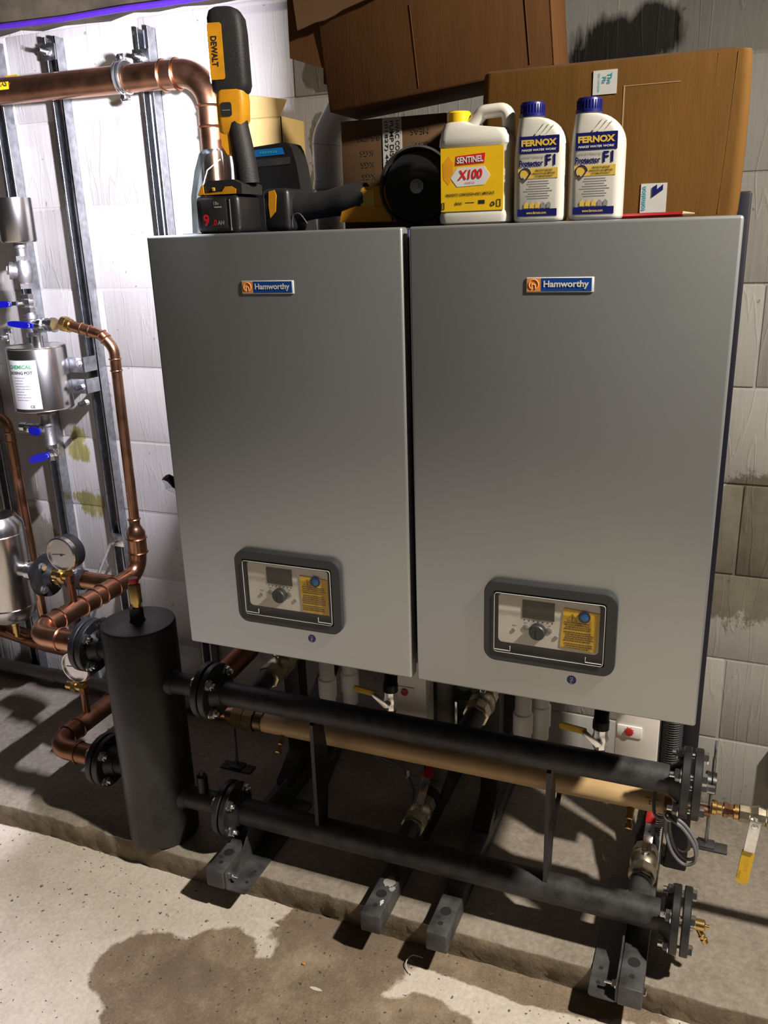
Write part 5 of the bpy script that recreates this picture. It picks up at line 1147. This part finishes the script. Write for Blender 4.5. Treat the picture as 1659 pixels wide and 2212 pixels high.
# ---- angle grinder lying on the left boiler
ag = thing('angle_grinder', 'black and yellow cordless angle grinder lying with its disc towards the camera', 'grinder', (0.36, 0.14, TZ))
b_ = build('battery', M().bx(0.196, 0.250, 0.090, 0.165, TZ, TZ + 0.074, 0.010, 3), 'black_plastic', ag)
build('battery_trim', M().prism([(0.2120, 0.024), (0.2230, 0.034), (0.2270, 0.062), (0.2235, 0.071), (0.2120, 0.069), (0.2100, 0.045)], (0, 0.0898, TZ), X, Z, 0.0016), 'tool_yellow', b_)
build('handle_body', M().tube(cable_path([(0.246, 0.130, TZ + 0.040), (0.290, 0.130, TZ + 0.043), (0.335, 0.132, TZ + 0.048), (0.385, 0.135, TZ + 0.052)], 4), [0.026, 0.026, 0.024, 0.023, 0.023, 0.023, 0.023, 0.024, 0.026, 0.027, 0.027, 0.027, 0.026], 18), 'black_rubber', ag)
build('gear_housing', M().bx(0.372, 0.440, 0.112, 0.165, TZ + 0.030, TZ + 0.070, 0.008, 3).prism([(0.340, 0.012), (0.440, 0.010), (0.440, 0.034), (0.372, 0.038), (0.345, 0.030)], (0, 0.150, TZ), X, Z, 0.040), 'tool_yellow', ag)
build('rating_plate', M().bx(0.382, 0.408, 0.1105, 0.1125, TZ + 0.036, TZ + 0.064, 0.0008), 'gold_print', ag)
dc = V((0.487, 0.112, TZ + 0.0655)); nd = V((0.12, -1, 0.06)).normalized()
build('guard', M().lathe(dc - nd * 0.022, nd, [(0.0655, 0), (0.0655, 0.026), (0.0620, 0.027), (0.0600, 0.004), (0.0, 0.003)], 44), 'black_dusty', ag)
build('disc', M().lathe(dc - nd * 0.006, nd, [(0.056, 0), (0.057, 0.003), (0.024, 0.0045), (0.020, 0.0020), (0.012, 0.002)], 44), 'black_plastic', ag)
build('flange_nut', M().lathe(dc - nd * 0.004, nd, [(0.012, 0), (0.012, 0.006), (0.005, 0.007), (0.005, 0.012)], 16), 'steel_cast', ag)
build('spindle_body', M().cyl(dc - nd * 0.024, dc - nd * 0.024 - nd * 0.020, 0.024, n=20).tube([dc - nd * 0.035, (0.42, 0.138, TZ + 0.052)], 0.022, 16), 'tool_yellow', ag)
build('belt_hook', M().tube(cable_path([(0.250, 0.100, TZ + 0.006), (0.254, 0.097, TZ + 0.026), (0.268, 0.096, TZ + 0.029), (0.282, 0.097, TZ + 0.012)]), 0.0010, 6), 'steel_cast', ag)
# ---- black tool case with a blue label and the clear bag beside it
t = thing('tool_case', 'black plastic case with a blue label strip behind the work light grip', 'case', (0.16, 0.24, TZ))
m = M(); prof = [(0.085, 0.0), (0.226, 0.0), (0.222, 0.060), (0.214, 0.120), (0.206, 0.148), (0.200, 0.158), (0.192, 0.161), (0.100, 0.155), (0.090, 0.12)]
m.prism(prof, (0, 0.250, TZ), X, Z, 0.050); build('shell', m, 'black_plastic', t, ang=30)
build('label_strip', M().prism([(0.112, 0.138), (0.190, 0.140), (0.186, 0.152), (0.112, 0.151)], (0, 0.1995, TZ), X, Z, 0.0006), 'bright_blue', t)
m = M()
for k in range(7): m.bx(0.137 + k * 0.0055, 0.1410 + k * 0.0055, 0.1984, 0.1990, TZ + 0.1430, TZ + 0.1475)
build('worn_print', m, 'cyan_print', t)
build('face_panel', M().prism([(0.112, 0.120), (0.200, 0.122), (0.202, 0.135), (0.112, 0.133)], (0, 0.1996, TZ), X, Z, 0.0006), 'black_dusty', t)
m = M(); secs = []
for z, w_, x_ in ((0.0, 0.085, 0.050), (0.07, 0.080, 0.052), (0.115, 0.070, 0.060), (0.145, 0.055, 0.066), (0.152, 0.040, 0.070)):
    secs.append([V((px, py, TZ + z)) for px, py in rr(w_, 0.035, 0.010, 4, x_, 0.150)])
bg = build('plastic_bag', m.loft(secs), 'clear_bag', label='clear crumpled plastic bag beside the work light grip', cat='bag', ang=40)
m = M().tube([(0.038, 0.132, TZ + 0.070), (0.060, 0.131, TZ + 0.115), (0.090, 0.131, TZ + 0.132)], 0.0009, 6); build('bag_fold', m, 'tape_label', bg)
m = M().bx(0.060, 0.100, 0.03, 0.16, TZ, TZ + 0.0016); build('steel_rule', m, 'galv', label='thin flat steel strip under the battery at the left corner', cat='strip')
